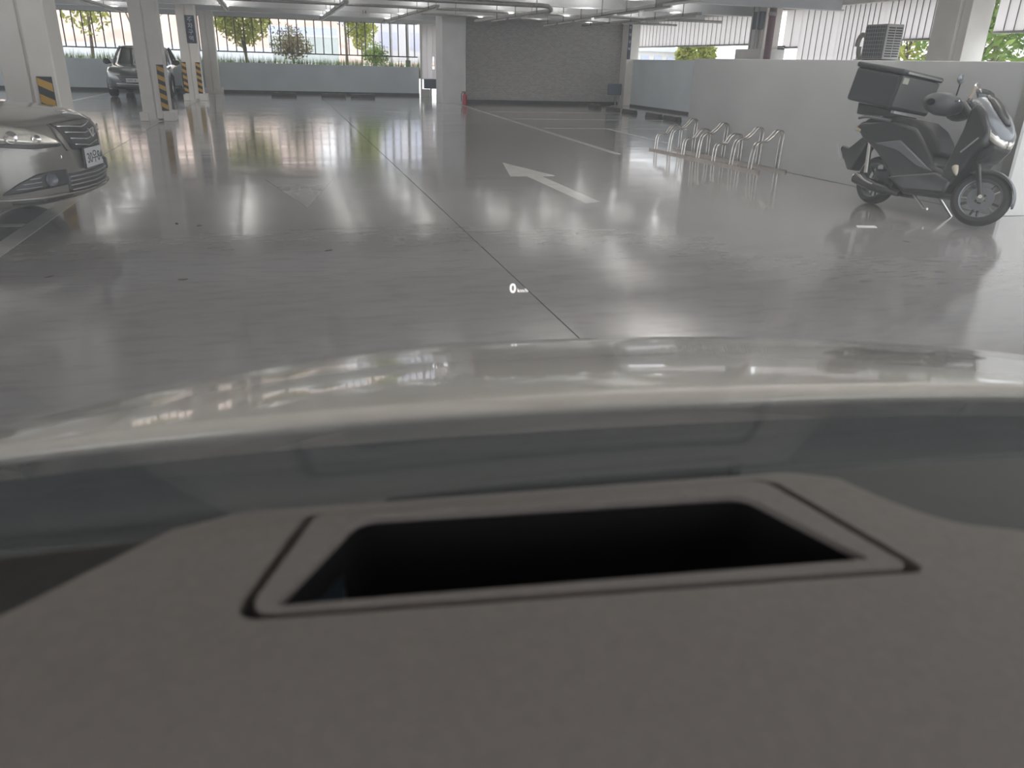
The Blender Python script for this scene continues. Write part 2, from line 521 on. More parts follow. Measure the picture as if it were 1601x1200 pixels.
MB().box(-0.235, -0.22, -0.05, 0.28, 0.02, 1.36).build('web', BEAMP, r)
MB().box(-0.42, 0.26, -0.62, 0.42, 0, 0.27).build('plinth', WHITE, r, bevel=0.012)
MB().box(-0.34, -0.22, -0.3, 0.08, 0.72, 1.12).build('junction_box', BLUEBOX, r, bevel=0.008)
for yy in (0.02, -0.2):
    MB().tube([(-0.36, yy, 0.27), (-0.36, yy, 1.36)], 0.018, 8).build('conduit', GALV, r, smooth=True)
for yy in (-0.08, -0.24):
    MB().box(-0.26, -0.22, yy-0.06, yy+0.02, 0.27, 0.72).build('cover_strip', WHITE, r)
r = rcolumn(11.88, 12.38, 'broad cream column right of the air conditioner', 0.6, 1.50)
MB().box(-0.28, 0.2, -0.10, 0.46, 0, 1.36).build('shaft', COLP, r, bevel=0.012)
MB().box(-0.22, 0.26, -0.30, -0.11, 0, 1.36).build('flange', COLP, r, bevel=0.012)
tag(MB().box(11.7, 12.05, 19.3, 19.75, 1.50, 1.78).build('wall_block', WALLP, bevel=0.01), 'small blue-grey block on the parapet left of the white plinth', 'block')

# ------------------------------------------------------------------ fence in the far opening
fr = empty('security_fence', (0, 31.5, 1.03)); tag(fr, 'brown-grey vertical bar fence hung in the far opening', 'fence')
bar0 = None
nb = 0
x = -13.6
while x < 5.05:
    if bar0 is None:
        bar0 = MB().box(-0.018, 0.018, -0.014, 0.014, 0.36, 1.50).build('bar', FENCEM, fr); o = bar0
    else:
        o = bar0.copy(); COL.objects.link(o); o.parent = fr
    o.location = (x, 0, 0); x += 0.305; nb += 1
MB().box(-13.8, 5.12, -0.018, 0.018, 0.335, 0.375).build('rail', FENCEM, fr)
MB().box(-13.8, 5.12, -0.016, 0.016, 1.47, 1.50).build('rail', FENCEM, fr)

# ------------------------------------------------------------------ right louvre screens
def screen(label, y0, y1, step, zb, zt, x=12.22, rail=True):
    r = empty('panel_screen', (x, y0, zb)); tag(r, label, 'screen', 'white panel screens above the right parapet')
    n = max(1, int(round((y1-y0)/step))); st = (y1-y0)/n
    p0 = None; j0 = None
    for i in range(n):
        if p0 is None:
            p0 = MB().prism([(0.024, 0.0), (-0.014, st-0.002), (-0.004, st-0.002), (0.034, 0.0)], 0, zt-zb, 'z').build('panel', PANEL, r); o = p0
        else:
            o = p0.copy(); COL.objects.link(o); o.parent = r
        o.location = (0, st*i, 0)
        if i:
            if j0 is None:
                j0 = MB().box(-0.02, -0.004, -0.011, 0.003, 0, zt-zb).build('joint_strip', SEAM, r); q = j0
            else:
                q = j0.copy(); COL.objects.link(q); q.parent = r
            q.location = (0, st*i, 0)
    if rail:
        MB().box(-0.03, 0.05, 0, y1-y0, -0.04, 0).build('bottom_rail', GALV, r)
    return r
screen('screen of narrow white upright panels left of the maroon pipe', 19.15, 27.3, 0.265, 1.93, 2.66)
screen('two short white panels right of the maroon pipe', 17.75, 18.4, 0.30, 1.84, 2.66)
screen('wide white panels reaching down to the parapet', 16.35, 17.75, 0.235, 1.50, 2.66, rail=False)
screen('narrow white panels reaching down to the parapet left of the air conditioner', 14.9, 16.35, 0.17, 1.50, 2.655, rail=False)
screen('narrow white panels above the air conditioner', 12.85, 14.9, 0.165, 1.95, 2.66)
screen('white panels at the right edge beyond the broad column', 8.9, 12.05, 0.21, 2.03, 2.66)
# louvre grille behind the pipe
r = empty('louvre_grille', (12.1, 18.2, 1.5)); tag(r, 'small white louvre grille behind the maroon pipe', 'vent')
MB().box(0.02, 0.04, -0.02, 0.36, 0, 0.36).build('back_plate', HBLACK, r)
for k in range(6):
    MB().box(0, 0.03, -0.02, 0.36, 0.01+k*0.058, 0.04+k*0.058).build('slat', WHITE, r)

# maroon fire pipe
r = empty('fire_pipe', (11.2, 17.45, 0)); tag(r, 'maroon fire service pipe rising from floor to ceiling', 'pipe')
MB().lathe([(0.085, 0), (0.085, 2.85)], 20).build('pipe', PURPLE, r, smooth=True)
MB().lathe([(0.095, 2.46), (0.1, 2.47), (0.1, 2.53), (0.095, 2.54)], 20).build('collar', GALV, r, smooth=True)
MB().lathe([(0.13, 0), (0.13, 0.02), (0.085, 0.02)], 20).build('flange', GALV, r)

# ------------------------------------------------------------------ air conditioner on the parapet
r = empty('air_conditioner', (11.66, 14.08, 1.50)); tag(r, 'grey air conditioner outdoor unit standing on the right parapet', 'air conditioner')
ACM = mat('ac_casing', (0.42, 0.41, 0.395), 0.5, var=0.05, scale=6)
COILM = mat('ac_coil_dark', (0.10, 0.11, 0.125), 0.6, var=0.2, scale=30)
MB().box(0.0, 0.40, 0, 0.64, 0.05, 0.70).build('casing', ACM, r, bevel=0.015)
MB().box(-0.006, 0.0, 0.03, 0.61, 0.08, 0.67).build('coil_guard', COILM, r)
for k in range(8):
    MB().box(-0.012, -0.006, 0.04, 0.60, 0.10+k*0.073, 0.112+k*0.073).build('guard_wire', ACM, r)
for k in range(9):
    MB().box(-0.012, -0.006, 0.05+k*0.067, 0.06+k*0.067, 0.08, 0.67).build('guard_wire', ACM, r)
for k in range(12):
    for c in (0.04, 0.215):
        MB().box(c, c+0.15, -0.006, 0.002, 0.10+k*0.047, 0.125+k*0.047).build('vent_slot', HBLACK, r)
for yy in (0.05, 0.55):
    MB().box(0.02, 0.38, yy, yy+0.05, 0, 0.05).build('foot', RUBBER, r)
h = empty('hose_coil', (11.72, 14.82, 1.50)); tag(h, 'coiled pale hose beside the air conditioner', 'hose')
HOSE = mat('pale_hose', (0.34, 0.33, 0.31), 0.6, var=0.08, scale=10)
pts = []
for i in range(73):
    a = 2*math.pi*i/36
    pts.append((0.06+0.0012*i, 0.13+0.13*math.cos(a)-0.0006*i, 0.30+0.24*math.sin(a)))
MB().tube(pts, 0.028, 8).build('loop', HOSE, h, smooth=True)
MB().tube(smoothpath([(0.08, 0.24, 0.3), (0.05, 0.2, 0.45), (0.05, 0.05, 0.5), (0.1, -0.08, 0.45)]), 0.028, 8).build('tail', HOSE, h, smooth=True)
MB().box(0.02, 0.16, 0.05, 0.21, 0, 0.05).build('bracket', GALV, h)

# ------------------------------------------------------------------ things at the far corner
r = empty('sheet_screen', (5.18, 30.9, 0)); tag(r, 'white sheet metal screen in the gap beside the concrete pier', 'screen')
for i, (x0, x1, z0, z1, yo) in enumerate(((0.0, 0.2, 0.62, 2.5, 0), (0.21, 0.40, 0.62, 2.5, 0.03), (0.40, 0.48, 0.62, 0.98, 0.0), (0.40, 0.48, 1.42, 2.5, 0.0), (0.48, 0.62, 0.62, 2.5, 0.02), (0.63, 0.80, 0.62, 2.5, 0.0))):
    MB().box(x0, x1, yo, yo+0.03, z0, z1).build('panel', PANEL, r)
MB().box(-0.06, 0.0, -0.02, 0.06, 0, 2.52).build('post', COLP, r)
MB().box(0.30, 0.36, -0.02, 0.06, 0, 0.62).build('post', COLP, r)
tag(MB().box(5.22, 6.0, 30.55, 30.85, 0.30, 0.64).build('equipment_box', BLUEBOX, bevel=0.02), 'slate blue horizontal box under the white sheet screen', 'box')
tag(MB().box(5.15, 5.42, 30.6, 30.85, 0.0, 0.28).build('utility_box', WHITE, bevel=0.015), 'small white box on the floor under the slate blue box', 'box')
# fire extinguisher
r = empty('fire_extinguisher', (5.66, 25.62, 0)); r.scale = (0.82, 0.82, 0.82); tag(r, 'red fire extinguisher standing at the foot of the concrete pier', 'extinguisher')
MB().lathe([(0, 0), (0.085, 0.0), (0.09, 0.02), (0.09, 0.30), (0.075, 0.36), (0.04, 0.40), (0.03, 0.42)], 20).build('cylinder', RED, r, smooth=True)
MB().lathe([(0.035, 0.41), (0.035, 0.46), (0, 0.46)], 12).build('valve', HBLACK, r, smooth=True)
MB().box(-0.12, 0.04, -0.012, 0.012, 0.47, 0.49).build('handle', HBLACK, r)
MB().tube(smoothpath([(-0.03, 0, 0.44), (-0.12, -0.01, 0.42), (-0.14, -0.02, 0.25), (-0.13, -0.03, 0.12)]), 0.012, 8).build('hose', HBLACK, r, smooth=True)
MB().lathe([(0.012, 0), (0.025, 0.08)], 10, Matrix.Translation((-0.13, -0.03, 0.04))).build('nozzle', WHITE, r, smooth=True)
# black box on stand
r = empty('sign_stand', (11.12, 26.2, 0)); tag(r, 'black box on a stand in the corner by the slim column', 'stand')
MB().box(-0.30, 0.18, -0.05, 0.1, 0.36, 0.72).build('box', BLUEBOX, r, bevel=0.02)
MB().box(-0.02, 0.03, 0.0, 0.05, 0, 0.36).build('leg', GALV, r)
MB().box(0.10, 0.13, 0.0, 0.03, 0, 0.36).build('leg', GALV, r)
MB().box(-0.12, 0.14, -0.06, 0.12, 0, 0.02).build('base', GALV, r)

# ------------------------------------------------------------------ wheel stops
def stop(x, y, length, along, label):
    r = empty('wheel_stop', (x, y, 0), 0 if along == 'x' else math.pi/2)
    tag(r, label, 'wheel stop', 'rubber wheel stops')
    h = length/2
    MB().prism([(-0.075, 0), (0.075, 0), (0.05, 0.11), (-0.05, 0.11)], -h, h, 'x').build('block', STOPM, r, bevel=0.01)
    for s in (-1, 1):
        MB().box(s*h*0.55-0.04, s*h*0.55+0.04, -0.04, 0.04, 0.108, 0.116).build('cap', GALV, r)
    return r
ords = ('farthest of the five black wheel stops on the right', 'second wheel stop from the dark masonry wall', 'middle one of the five wheel stops on the right', 'second nearest wheel stop on the right', 'nearest wheel stop on the right, beside the partition wall corner')
for (y, lb) in zip((24.9, 23.35, 22.1, 20.45, 19.35), ords):
    stop(9.85, y, 0.85, 'y', lb)
for (x, lb) in zip((0.1, 1.78, 2.80), ('leftmost wheel stop before the far parapet', 'middle wheel stop before the far parapet', 'rightmost wheel stop before the far parapet')):
    stop(x, 29.45, 0.84, 'x', lb)

# ------------------------------------------------------------------ painted marks
def mark(name, poly, m, label, cat, group=None):
    o = MB().prism(poly, 0.0, 0.002, 'z').build(name, m)
    return tag(o, label, cat, group)
def rect(x0, x1, y0, y1): return [(x0, y0), (x1, y0), (x1, y1), (x0, y1)]
ARW = [(2.89, 10.64), (2.62, 9.27), (2.83, 9.26), (2.86, 7.31), (3.04, 7.37), (3.02, 9.24), (3.2, 9.28)]
mark('floor_arrow', ARW, WHITEP, 'white painted arrow pointing away on the floor', 'arrow')
mark('worn_floor_arrow', [(-0.24, 9.2), (0.15, 7.35), (0.50, 9.25)], WORNP, 'faint worn arrowhead pointing toward the camera on the floor', 'arrow')
mark('lane_line', [(4.98, 11.6), (5.10, 11.6), (5.58, 25.6), (5.46, 25.6)], WHITEP, 'long white line along the mouth of the right parking bays', 'floor line')
mark('bay_line', rect(5.6, 9.6, 22.1, 22.2), WHITEP, 'white bay line farthest along the right, nearest the dark wall', 'floor line', 'right bay lines')
mark('bay_line', rect(5.52, 9.6, 19.3, 19.4), WHITEP, 'middle white bay line on the right', 'floor line', 'right bay lines')
mark('bay_line', rect(5.42, 9.6, 16.5, 16.6), WHITEP, 'nearest white bay line on the right', 'floor line', 'right bay lines')
mark('bay_line', [(6.70, 13.4), (6.80, 13.4), (6.90, 16.5), (6.80, 16.5)], WHITEP, 'short white line joining the nearest bay line on the right', 'floor line', 'right bay lines')
mark('lane_line', rect(-2.02, -1.88, 4.2, 8.2), WHITEP, 'white line along the left bays in front of the champagne car', 'floor line')
mark('bay_line', rect(-6.2, -2.03, 6.80, 6.90), WHITEP, 'pale strip on the floor running under the champagne car', 'floor line')  # pale strip laid across the floor beneath the car
mark('bay_line', rect(-5.55, -5.43, 24.3, 29.5), WHITEP, 'white bay line left of the grey sedan', 'floor line')
tag(MB().prism([(4.90, 5.80), (5.08, 5.76), (5.12, 5.84), (4.95, 5.88)], 0.0, 0.003, 'z').build('paper_scrap', WHITE), 'white scrap of paper on the floor before the scooter', 'paper')
LEAFD = mat('dry_leaf', (0.05, 0.04, 0.03), 0.8, var=0.2, scale=20)
spots = [(-0.9, 6.75, 'dry leaf on the floor right of the champagne car, nearest the car'), (-0.72, 6.65, 'dry leaf on the floor right of the champagne car, second from it'), (-1.45, 5.15, 'dry leaf on the floor at the left'), (0.24, 5.6, 'dry leaf left of the floor joint'), (-0.67, 4.95, 'dry leaf beside the cross joint'), (4.9, 5.2, 'dry leaf on the floor left of the paper scrap')]
for (x, y, lb) in spots:
    a = random.random()*6
    c, s_ = math.cos(a), math.sin(a)
    poly = [(x+0.028*c*u-0.012*s_*v, y+0.028*s_*u+0.012*c*v) for u, v in ((-1, 0), (-0.3, 1), (0.5, 0.8), (1, 0), (0.4, -0.9), (-0.4, -0.8))]
    tag(MB().prism(poly, 0.0, 0.004, 'z').build('dry_leaf', LEAFD), lb, 'leaf', 'dry leaves on the floor')

# ------------------------------------------------------------------ ceiling pipes and lamp trays
r = empty('ceiling_pipe', (0, 18.0, 2.47)); tag(r, 'grey ceiling pipe running across with a bend at its right end', 'pipe')
MB().tube([(-13, 0, 0.0), (5.7, 0, 0.0), (5.86, 0.0, -0.01), (5.93, 0.02, -0.06), (5.93, 0.12, -0.1), (5.9, 0.4, -0.1)], 0.05, 10).build('pipe', GALV, r, smooth=True)
for x in (-9, -6, -3, 0, 2.5, 4.6):
    MB().box(x-0.01, x+0.01, -0.01, 0.01, 0.05, 0.39).build('hanger', GALV, r)
r = empty('ceiling_pipe', (0, 21.0, 2.48)); tag(r, 'thin pipe crossing the ceiling behind the bent pipe', 'pipe')
MB().tube([(-13, 0, 0), (11.9, 0, 0)], 0.035, 10).build('pipe', GALV, r, smooth=True)
for x in (-9, -6, -3, 0, 3.9, 4.4, 6.4, 6.8, 8.2, 9.4):
    MB().box(x-0.01, x+0.01, -0.01, 0.01, 0.03, 0.38).build('hanger', GALV, r)
r = empty('ceiling_pipe', (0, 23.9, 2.50)); tag(r, 'farthest thin pipe crossing the ceiling toward the right parapet', 'pipe')
MB().tube([(4, 0, 0), (12, 0, 0)], 0.03, 10).build('pipe', GALV, r, smooth=True)
for x in (5, 7, 9, 11):
    MB().box(x-0.01, x+0.01, -0.01, 0.01, 0.03, 0.36).build('hanger', GALV, r)
UPL = 6.5
TUBEW = mat('lamp_tube_white', (0.7, 0.7, 0.68), 0.4, var=0.03, scale=5)
def tray(x0, y0, x1, y1, z, label, power=0.0):
    r = empty('lamp_tray', (x0, y0, z)); tag(r, label, 'lamp tray', 'lamp trays hung from the ceiling')
    d = Vector((x1-x0, y1-y0, 0)); L = d.length; r.rotation_euler = (0, 0, math.atan2(d.y, d.x))
    MB().box(0, L, -0.06, 0.06, 0, 0.06).build('channel', GALV, r, bevel=0.006)
    n = int(L//1.6)
    for k in range(n):
        MB().tube([(0.15+k*1.6, 0, -0.025), (1.45+k*1.6, 0, -0.025)], 0.02, 8).build('lamp_tube', TUBEW, r, smooth=True)
        MB().box(0.7+k*1.6, 0.72+k*1.6, 0.07, 0.085, 0.0, 2.86-z).build('hanger', HBLACK, r)
    if power:
        # added fill light, aimed up so the ceiling bounces it into the garage
        ld = bpy.data.lights.new('fill_uplight', 'AREA'); ld.shape = 'RECTANGLE'; ld.size = L*0.96; ld.size_y = 0.10
        ld.energy = power*L; ld.color = (1.0, 0.955, 0.94)
        lo_ = bpy.data.objects.new('fill_uplight', ld); COL.objects.link(lo_); lo_.parent = r
        lo_.location = (L/2, 0, 0.075); lo_.rotation_euler = (math.pi, 0, 0)
NT = ((-9.5, 0.03, 'farthest left'), (-7.2, 0.03, 'second from the left'), (-4.9, 0.03, 'third from the left'), (-2.9, 0.04, 'fourth from the left'), (-1.2, 0.06, 'fifth from the left'), (0.5, 0.12, 'sixth from the left'), (2.2, 0.24, 'seventh from the left'), (3.9, 0.45, 'eighth from the left'), (5.7, 1.3, 'ninth from the left'), (7.6, 1.6, 'farthest right, behind the partition wall'))
for (xx, pw, lb) in NT:  # unseen trays added overhead to brighten the near part of the garage
    tray(xx, 5.6 if xx > 5 else -2.5, xx, 12.0 if xx < 7 else 8.3, 2.18 if xx < 7 else 2.3, 'added unseen fill-light tray over the near part of the garage, '+lb, UPL*pw)
tray(5.95, 18.1, 5.72, 24.4, 2.36, 'lamp tray hanging before the dark masonry wall, left one', UPL*0.42)
tray(6.95, 14.0, 7.55, 24.0, 2.33, 'lamp tray hanging before the dark masonry wall, right one', UPL*0.42)
tray(-1.2, 19.0, -1.3, 26.0, 2.45, 'lamp tray hanging above the free-standing cream columns', UPL*0.6)
tray(-4.6, 20.0, -4.7, 29.5, 2.44, 'added fill-light tray hanging above the grey sedan', UPL*0.42)  # trays from here on are added to light the far end
tray(1.6, 19.8, 1.5, 29.5, 2.44, 'added fill-light tray hanging over the far aisle, left one', UPL*0.42)
tray(3.7, 19.8, 3.6, 29.5, 2.44, 'added fill-light tray hanging over the far aisle, right one', UPL*0.42)
tray(9.6, 18.0, 9.7, 26.0, 2.44, 'added fill-light tray hanging above the right wheel stops', UPL*0.42)
r = empty('ceiling_notice', (2.55, 25.2, 2.42)); tag(r, 'small white square notice hung under the ceiling beam', 'sign')
MB().box(-0.14, 0.14, -0.015, 0.015, 0, 0.24).build('board', WHITE, r)
text('lettering', '14', 0.14, DARKB, r, frame_m((-0.08, -0.017, 0.07), (1, 0, 0), (0, 0, 1)))
for xx in (-0.1, 0.1):
    MB().box(xx-0.005, xx+0.005, -0.005, 0.005, 0.24, 0.44).build('hanger', GALV, r)

# ------------------------------------------------------------------ bicycle rack
RACKM = mat('rack_tube', (0.50, 0.48, 0.45), 0.25, metal=1.0, var=0.15, scale=10)
r = empty('bicycle_rack', (6.12, 9.5, 0), math.atan2(-dA.x, dA.y)*0+0.075); tag(r, 'steel tube bicycle rack against the partition wall', 'bicycle rack')
MB().box(-0.02, 0.02, -0.15, 2.8, 0, 0.03).build('base_rail', RACKM, r)
MB().box(0.43, 0.47, -0.15, 2.8, 0, 0.03).build('base_rail', RACKM, r)
hi = smoothpath([(0, 0, 0.02), (0.02, 0, 0.25), (0.045, 0, 0.34), (0.11, 0, 0.375), (0.2, 0, 0.385), (0.29, 0, 0.45), (0.36, 0, 0.52), (0.42, 0, 0.53), (0.46, 0, 0.48), (0.455, 0, 0.3), (0.45, 0, 0.02)], 5)
lo = smoothpath([(0, 0, 0.02), (0.01, 0, 0.2), (0.03, 0, 0.25), (0.09, 0, 0.27), (0.17, 0, 0.275), (0.24, 0, 0.36), (0.30, 0, 0.40), (0.38, 0, 0.41), (0.44, 0, 0.36), (0.45, 0, 0.2), (0.45, 0, 0.02)], 5)
hoops = []
for path in (hi, lo):
    o = MB().tube(path, 0.011, 8).build('hoop', RACKM, r, smooth=True); hoops.append(o)
ys = [(2.62, 1), (2.2, 0), (1.78, 1), (1.36, 0), (0.94, 1), (0.5, 0), (0.06, 0)]
first = {0: True, 1: True}
for (yy, k) in ys:
    for dy in (-0.035, 0.035):
        if first[k]:
            o = hoops[k]; first[k] = False
        else:
            o = hoops[k].copy(); COL.objects.link(o); o.parent = r
        o.location = (0, yy+dy, 0)

# ------------------------------------------------------------------ sedans
def catmull(vals, n):
    pts = smoothpath([Vector((a, b, 0)) for a, b in vals], n)
    return [(p.x, p.y) for p in pts]
def interp(x, xs, ys_):
    return float(np.interp(x, xs, ys_))

class Sedan:
    def __init__(s, root, paint, W=0.92, L=4.75, H=1.47, zfront=0.80, style='round'):
        s.r = root; s.W = W; s.L = L; k = W/0.92
        half = [(0, 0), (-0.012, 0.15), (-0.04, 0.32), (-0.10, 0.50), (-0.20, 0.66), (-0.36, 0.79), (-0.60, 0.865), (-0.95, 0.895), (-1.5, 0.915), (-2.4, 0.92), (-3.5, 0.915), (-4.0, 0.89), (-4.35, 0.83), (-4.58, 0.70), (-4.69, 0.5), (-4.74, 0.25), (-4.75, 0)]
        half = [(x*L/4.75, y*k) for x, y in half]
        s.out = catmull(half, 4)
        s.out[0] = (0, 0); s.out[-1] = (-L, 0)
        s.arc = [0]
        for a, b in zip(s.out, s.out[1:]):
            s.arc.append(s.arc[-1]+math.hypot(b[0]-a[0], b[1]-a[1]))
        T = s.arc[-1]
        s.zt_x = [0, 0.3, 0.6, 0.9, 1.3, 1.9, 2.4, 3.5, T-1.6, T-0.6, T]
        z = zfront
        s.zt_z = [z, z-0.005, z+0.005, z+0.035, z+0.075, z+0.12, z+0.15, z+0.16, z+0.2, z+0.21, z+0.21]
        s.zb_x = [0, 0.7, 1.2, T-1.2, T]; s.zb_z = [0.26, 0.25, 0.20, 0.22, 0.3]
        F = [0, 0.05, 0.14, 0.3, 0.45, 0.6, 0.75, 0.87, 0.95, 1.0]
        I = [0.07, 0.02, 0.004, 0.0, 0.0, 0.004, 0.015, 0.035, 0.065, 0.12]
        s.F, s.I = F, I
        rows = []
        for i, u in enumerate(s.arc):
            sec = []
            for f in F:
                sec.append(s.pt(u, None, f, 1))
            le = sec[-1]; ri = s.pt(u, None, 1.0, -1)
            yw = abs(le.y)
            cr = 0.028*min(1, yw/0.5)
            for t in (0.85, 0.6, 0.3, 0, -0.3, -0.6, -0.85):
                sec.append(Vector((le.x, le.y*t, le.z + cr*(1-t*t))))
            sec += [s.pt(u, None, f, -1) for f in reversed(F)]
            rows.append(sec)
        body = MB().grid(rows, closed=True).build('body', paint, root, smooth=True, weld=True, angle=50)
        # wheel arches
        cut = MB()
        for x in (-0.92, -0.92-0.58*L):
            for sd in (-1, 1):
                m = Matrix.Translation((x, sd*0.80*k, 0.33)) @ Matrix.Rotation(math.pi/2, 4, 'X')
                cut.lathe([(0, -0.18), (0.365, -0.18), (0.365, 0.18), (0, 0.18)], 32, m)
        co = cut.build('cutter', HBLACK, root, weld=True)
        bpy.context.view_layer.update()
        md = body.modifiers.new('arch', 'BOOLEAN'); md.object = co; md.operation = 'DIFFERENCE'; md.solver = 'EXACT'
        dg = bpy.context.evaluated_depsgraph_get()
        nm = bpy.data.meshes.new_from_object(body.evaluated_get(dg))
        body.modifiers.clear()
        if len(nm.vertices) > 200:
            body.data = nm
        bpy.data.objects.remove(co, do_unlink=True)
        for x in (-0.92, -0.92-0.58*L):
            for sd in (-1, 1):
                m = Matrix.Translation((x, sd*(W-0.135), 0.33)) @ Matrix.Rotation(math.pi/2, 4, 'X')
                tire = MB().lathe([(0.21, -0.10), (0.30, -0.105), (0.325, -0.08), (0.33, 0), (0.325, 0.08), (0.30, 0.105), (0.21, 0.10)], 32, m).build('tyre', RUBBER, root, smooth=True)
                MB().lathe([(0.212, -0.08), (0.20, -0.09), (0.17, -0.05), (0.04, -0.075), (0, -0.08)] if sd > 0 else [(0.212, 0.08), (0.20, 0.09), (0.17, 0.05), (0.04, 0.075), (0, 0.08)], 32, m).build('rim', STEEL, tire, smooth=True)
                MB().lathe([(0, 0), (0.205, 0)], 24, m).build('brake_disc', HBLACK, tire)
        # greenhouse
        zb = zfront + 0.13
        def ring(x0, x1, yh, z, n=40, ex=4.0):
            out = []
            for i in range(n):
                a = 2*math.pi*i/n
                c, sn = math.cos(a), math.sin(a)
                px = (x0+x1)/2 + (x0-x1)/2*math.copysign(abs(c)**(2/ex), c)
                py = yh*math.copysign(abs(sn)**(2/ex), sn)
                out.append(Vector((px, py, z)))
            return out
        l = L/4.75
        R = [ring(-1.22*l, -4.12*l, 0.80*k, zb-0.03), ring(-1.42*l, -3.98*l, 0.77*k, zb+0.10), ring(-1.85*l, -3.62*l, 0.70*k, zb+(H-zb)*0.72), ring(-2.08*l, -3.42*l, 0.64*k, H-0.045)]
        MB().grid(R, closed=True).build('windows', CARGLASS, root, smooth=True, angle=80)
        R2 = [ring(-1.98*l, -3.52*l, 0.685*k, H-0.085), ring(-2.02*l, -3.48*l, 0.675*k, H-0.05), ring(-2.10*l, -3.40*l, 0.62*k, H-0.022), ring(-2.3*l, -3.2*l, 0.40*k, H-0.004), ring(-2.6*l, -2.9*l, 0.1, H)]
        MB().grid(R2, closed=True).build('roof', paint, root, smooth=True, angle=80)
        for sd in (-1, 1):
            for a_, b_ in (((-1.32*l, 0.745*k, zb-0.02), (-2.10*l, 0.63*k, H-0.06)), ((-2.62*l, 0.80*k, zb-0.02), (-2.72*l, 0.675*k, H-0.06)), ((-4.02*l, 0.74*k, zb-0.02), (-3.42*l, 0.62*k, H-0.06))):
                p0 = Vector((a_[0], sd*a_[1], a_[2])); p1 = Vector((b_[0], sd*b_[1], b_[2])); mid = (p0+p1)/2 + Vector((0, sd*0.015, 0.02))
                MB().tube(smoothpath([p0, mid, p1], 6), 0.035, 8).build('pillar', paint if a_[0] != -2.62*l else HBLACK, root, smooth=True)
            mr = MB().lathe([(0, -0.05), (0.06, -0.045), (0.085, -0.01), (0.08, 0.03), (0, 0.035)], 16, Matrix.Translation((-1.62*l, sd*0.985*k, zb+0.06)) @ Matrix.Scale(1.25, 4, (0, 1, 0)) @ Matrix.Rotation(-math.pi/2, 4, 'Y')).build('side_mirror', paint if style == 'round' else BLACKP, root, smooth=True)
            MB().box(-1.66*l, -1.60*l, sd*0.86*k, sd*0.93*k, zb+0.0, zb+0.05).build('mirror_arm', BLACKP, mr)
    def pt(s, u, z=None, f=None, side=1, off=0.0):
        x = interp(u, s.arc, [p[0] for p in s.out]); y = interp(u, s.arc, [p[1] for p in s.out])
        e = 0.03
        x2 = interp(u+e, s.arc, [p[0] for p in s.out]); y2 = interp(u+e, s.arc, [p[1] for p in s.out])
        x1 = interp(max(u-e, 0), s.arc, [p[0] for p in s.out]); y1 = interp(max(u-e, 0), s.arc, [p[1] for p in s.out])
        t = Vector((x2-x1, y2-y1)); t.normalize() if t.length else None
        if u <= 1e-6: t = Vector((0, 1))
        n = Vector((t.y, -t.x))
        zb = interp(u, s.zb_x, s.zb_z); zt = interp(u, s.zt_x, s.zt_z)
        if f is None: f = (z-zb)/(zt-zb)
        ins = interp(f, s.F, s.I) - off
        xx, yy = x - n.x*ins, max(0.0, y - n.y*ins)
        if u <= 1e-6: yy = 0
        return Vector((xx, side*yy, zb + (zt-zb)*f))
    def patch(s, name, m, cols, side, off=0.006, parent=None, nz=5, thick=0.012, both=False):
        """cols: list of (u, zlow, zhigh); u may be negative to cross the centre line"""
        us = [c[0] for c in cols]
        n = 4*len(cols)
        rows = []
        for i in range(n+1):
            u = us[0] + (us[-1]-us[0])*i/n
            z0 = interp(u, us, [c[1] for c in cols]); z1 = interp(u, us, [c[2] for c in cols])
            sd = side if u >= 0 else -side
            rows.append([s.pt(abs(u), z0+(z1-z0)*j/nz, None, sd, off) for j in range(nz+1)])
        return MB().grid(rows).build(name, m, parent or s.r, smooth=True, solid=thick, angle=60)

def plate(car, x, zc, w_, h_, txt, label):
    p = MB().box(x, x+0.012, -w_/2, w_/2, zc-h_/2, zc+h_/2).build('number_plate', PLATE, car.r, bevel=0.004)
    MB().box(x-0.01, x+0.006, -w_/2-0.006, w_/2+0.006, zc-h_/2-0.006, zc+h_/2+0.006).build('plate_frame', BLACKP, p)
    t = text('plate_text', txt, h_*0.72, PLTXT, p, frame_m((x+0.0125, -w_*0.5+0.015, zc-h_*0.26), (0, 1, 0), (0, 0, 1)), 0.0006, 0.001)
    return p
PLATE = mat('plate_white', (0.55, 0.56, 0.57), 0.5, var=0.04, scale=8)
PLTXT = mat('plate_ink', (0.06, 0.065, 0.075), 0.6, var=0.1, scale=8)
CHAMP = mat('champagne_paint', (0.19, 0.18, 0.163), 0.28, metal=0.5, var=0.03, scale=40, coat=1.0)
GREYCAR = mat('grey_car_paint', (0.11, 0.117, 0.125), 0.25, metal=0.5, var=0.03, scale=40, coat=1.0)

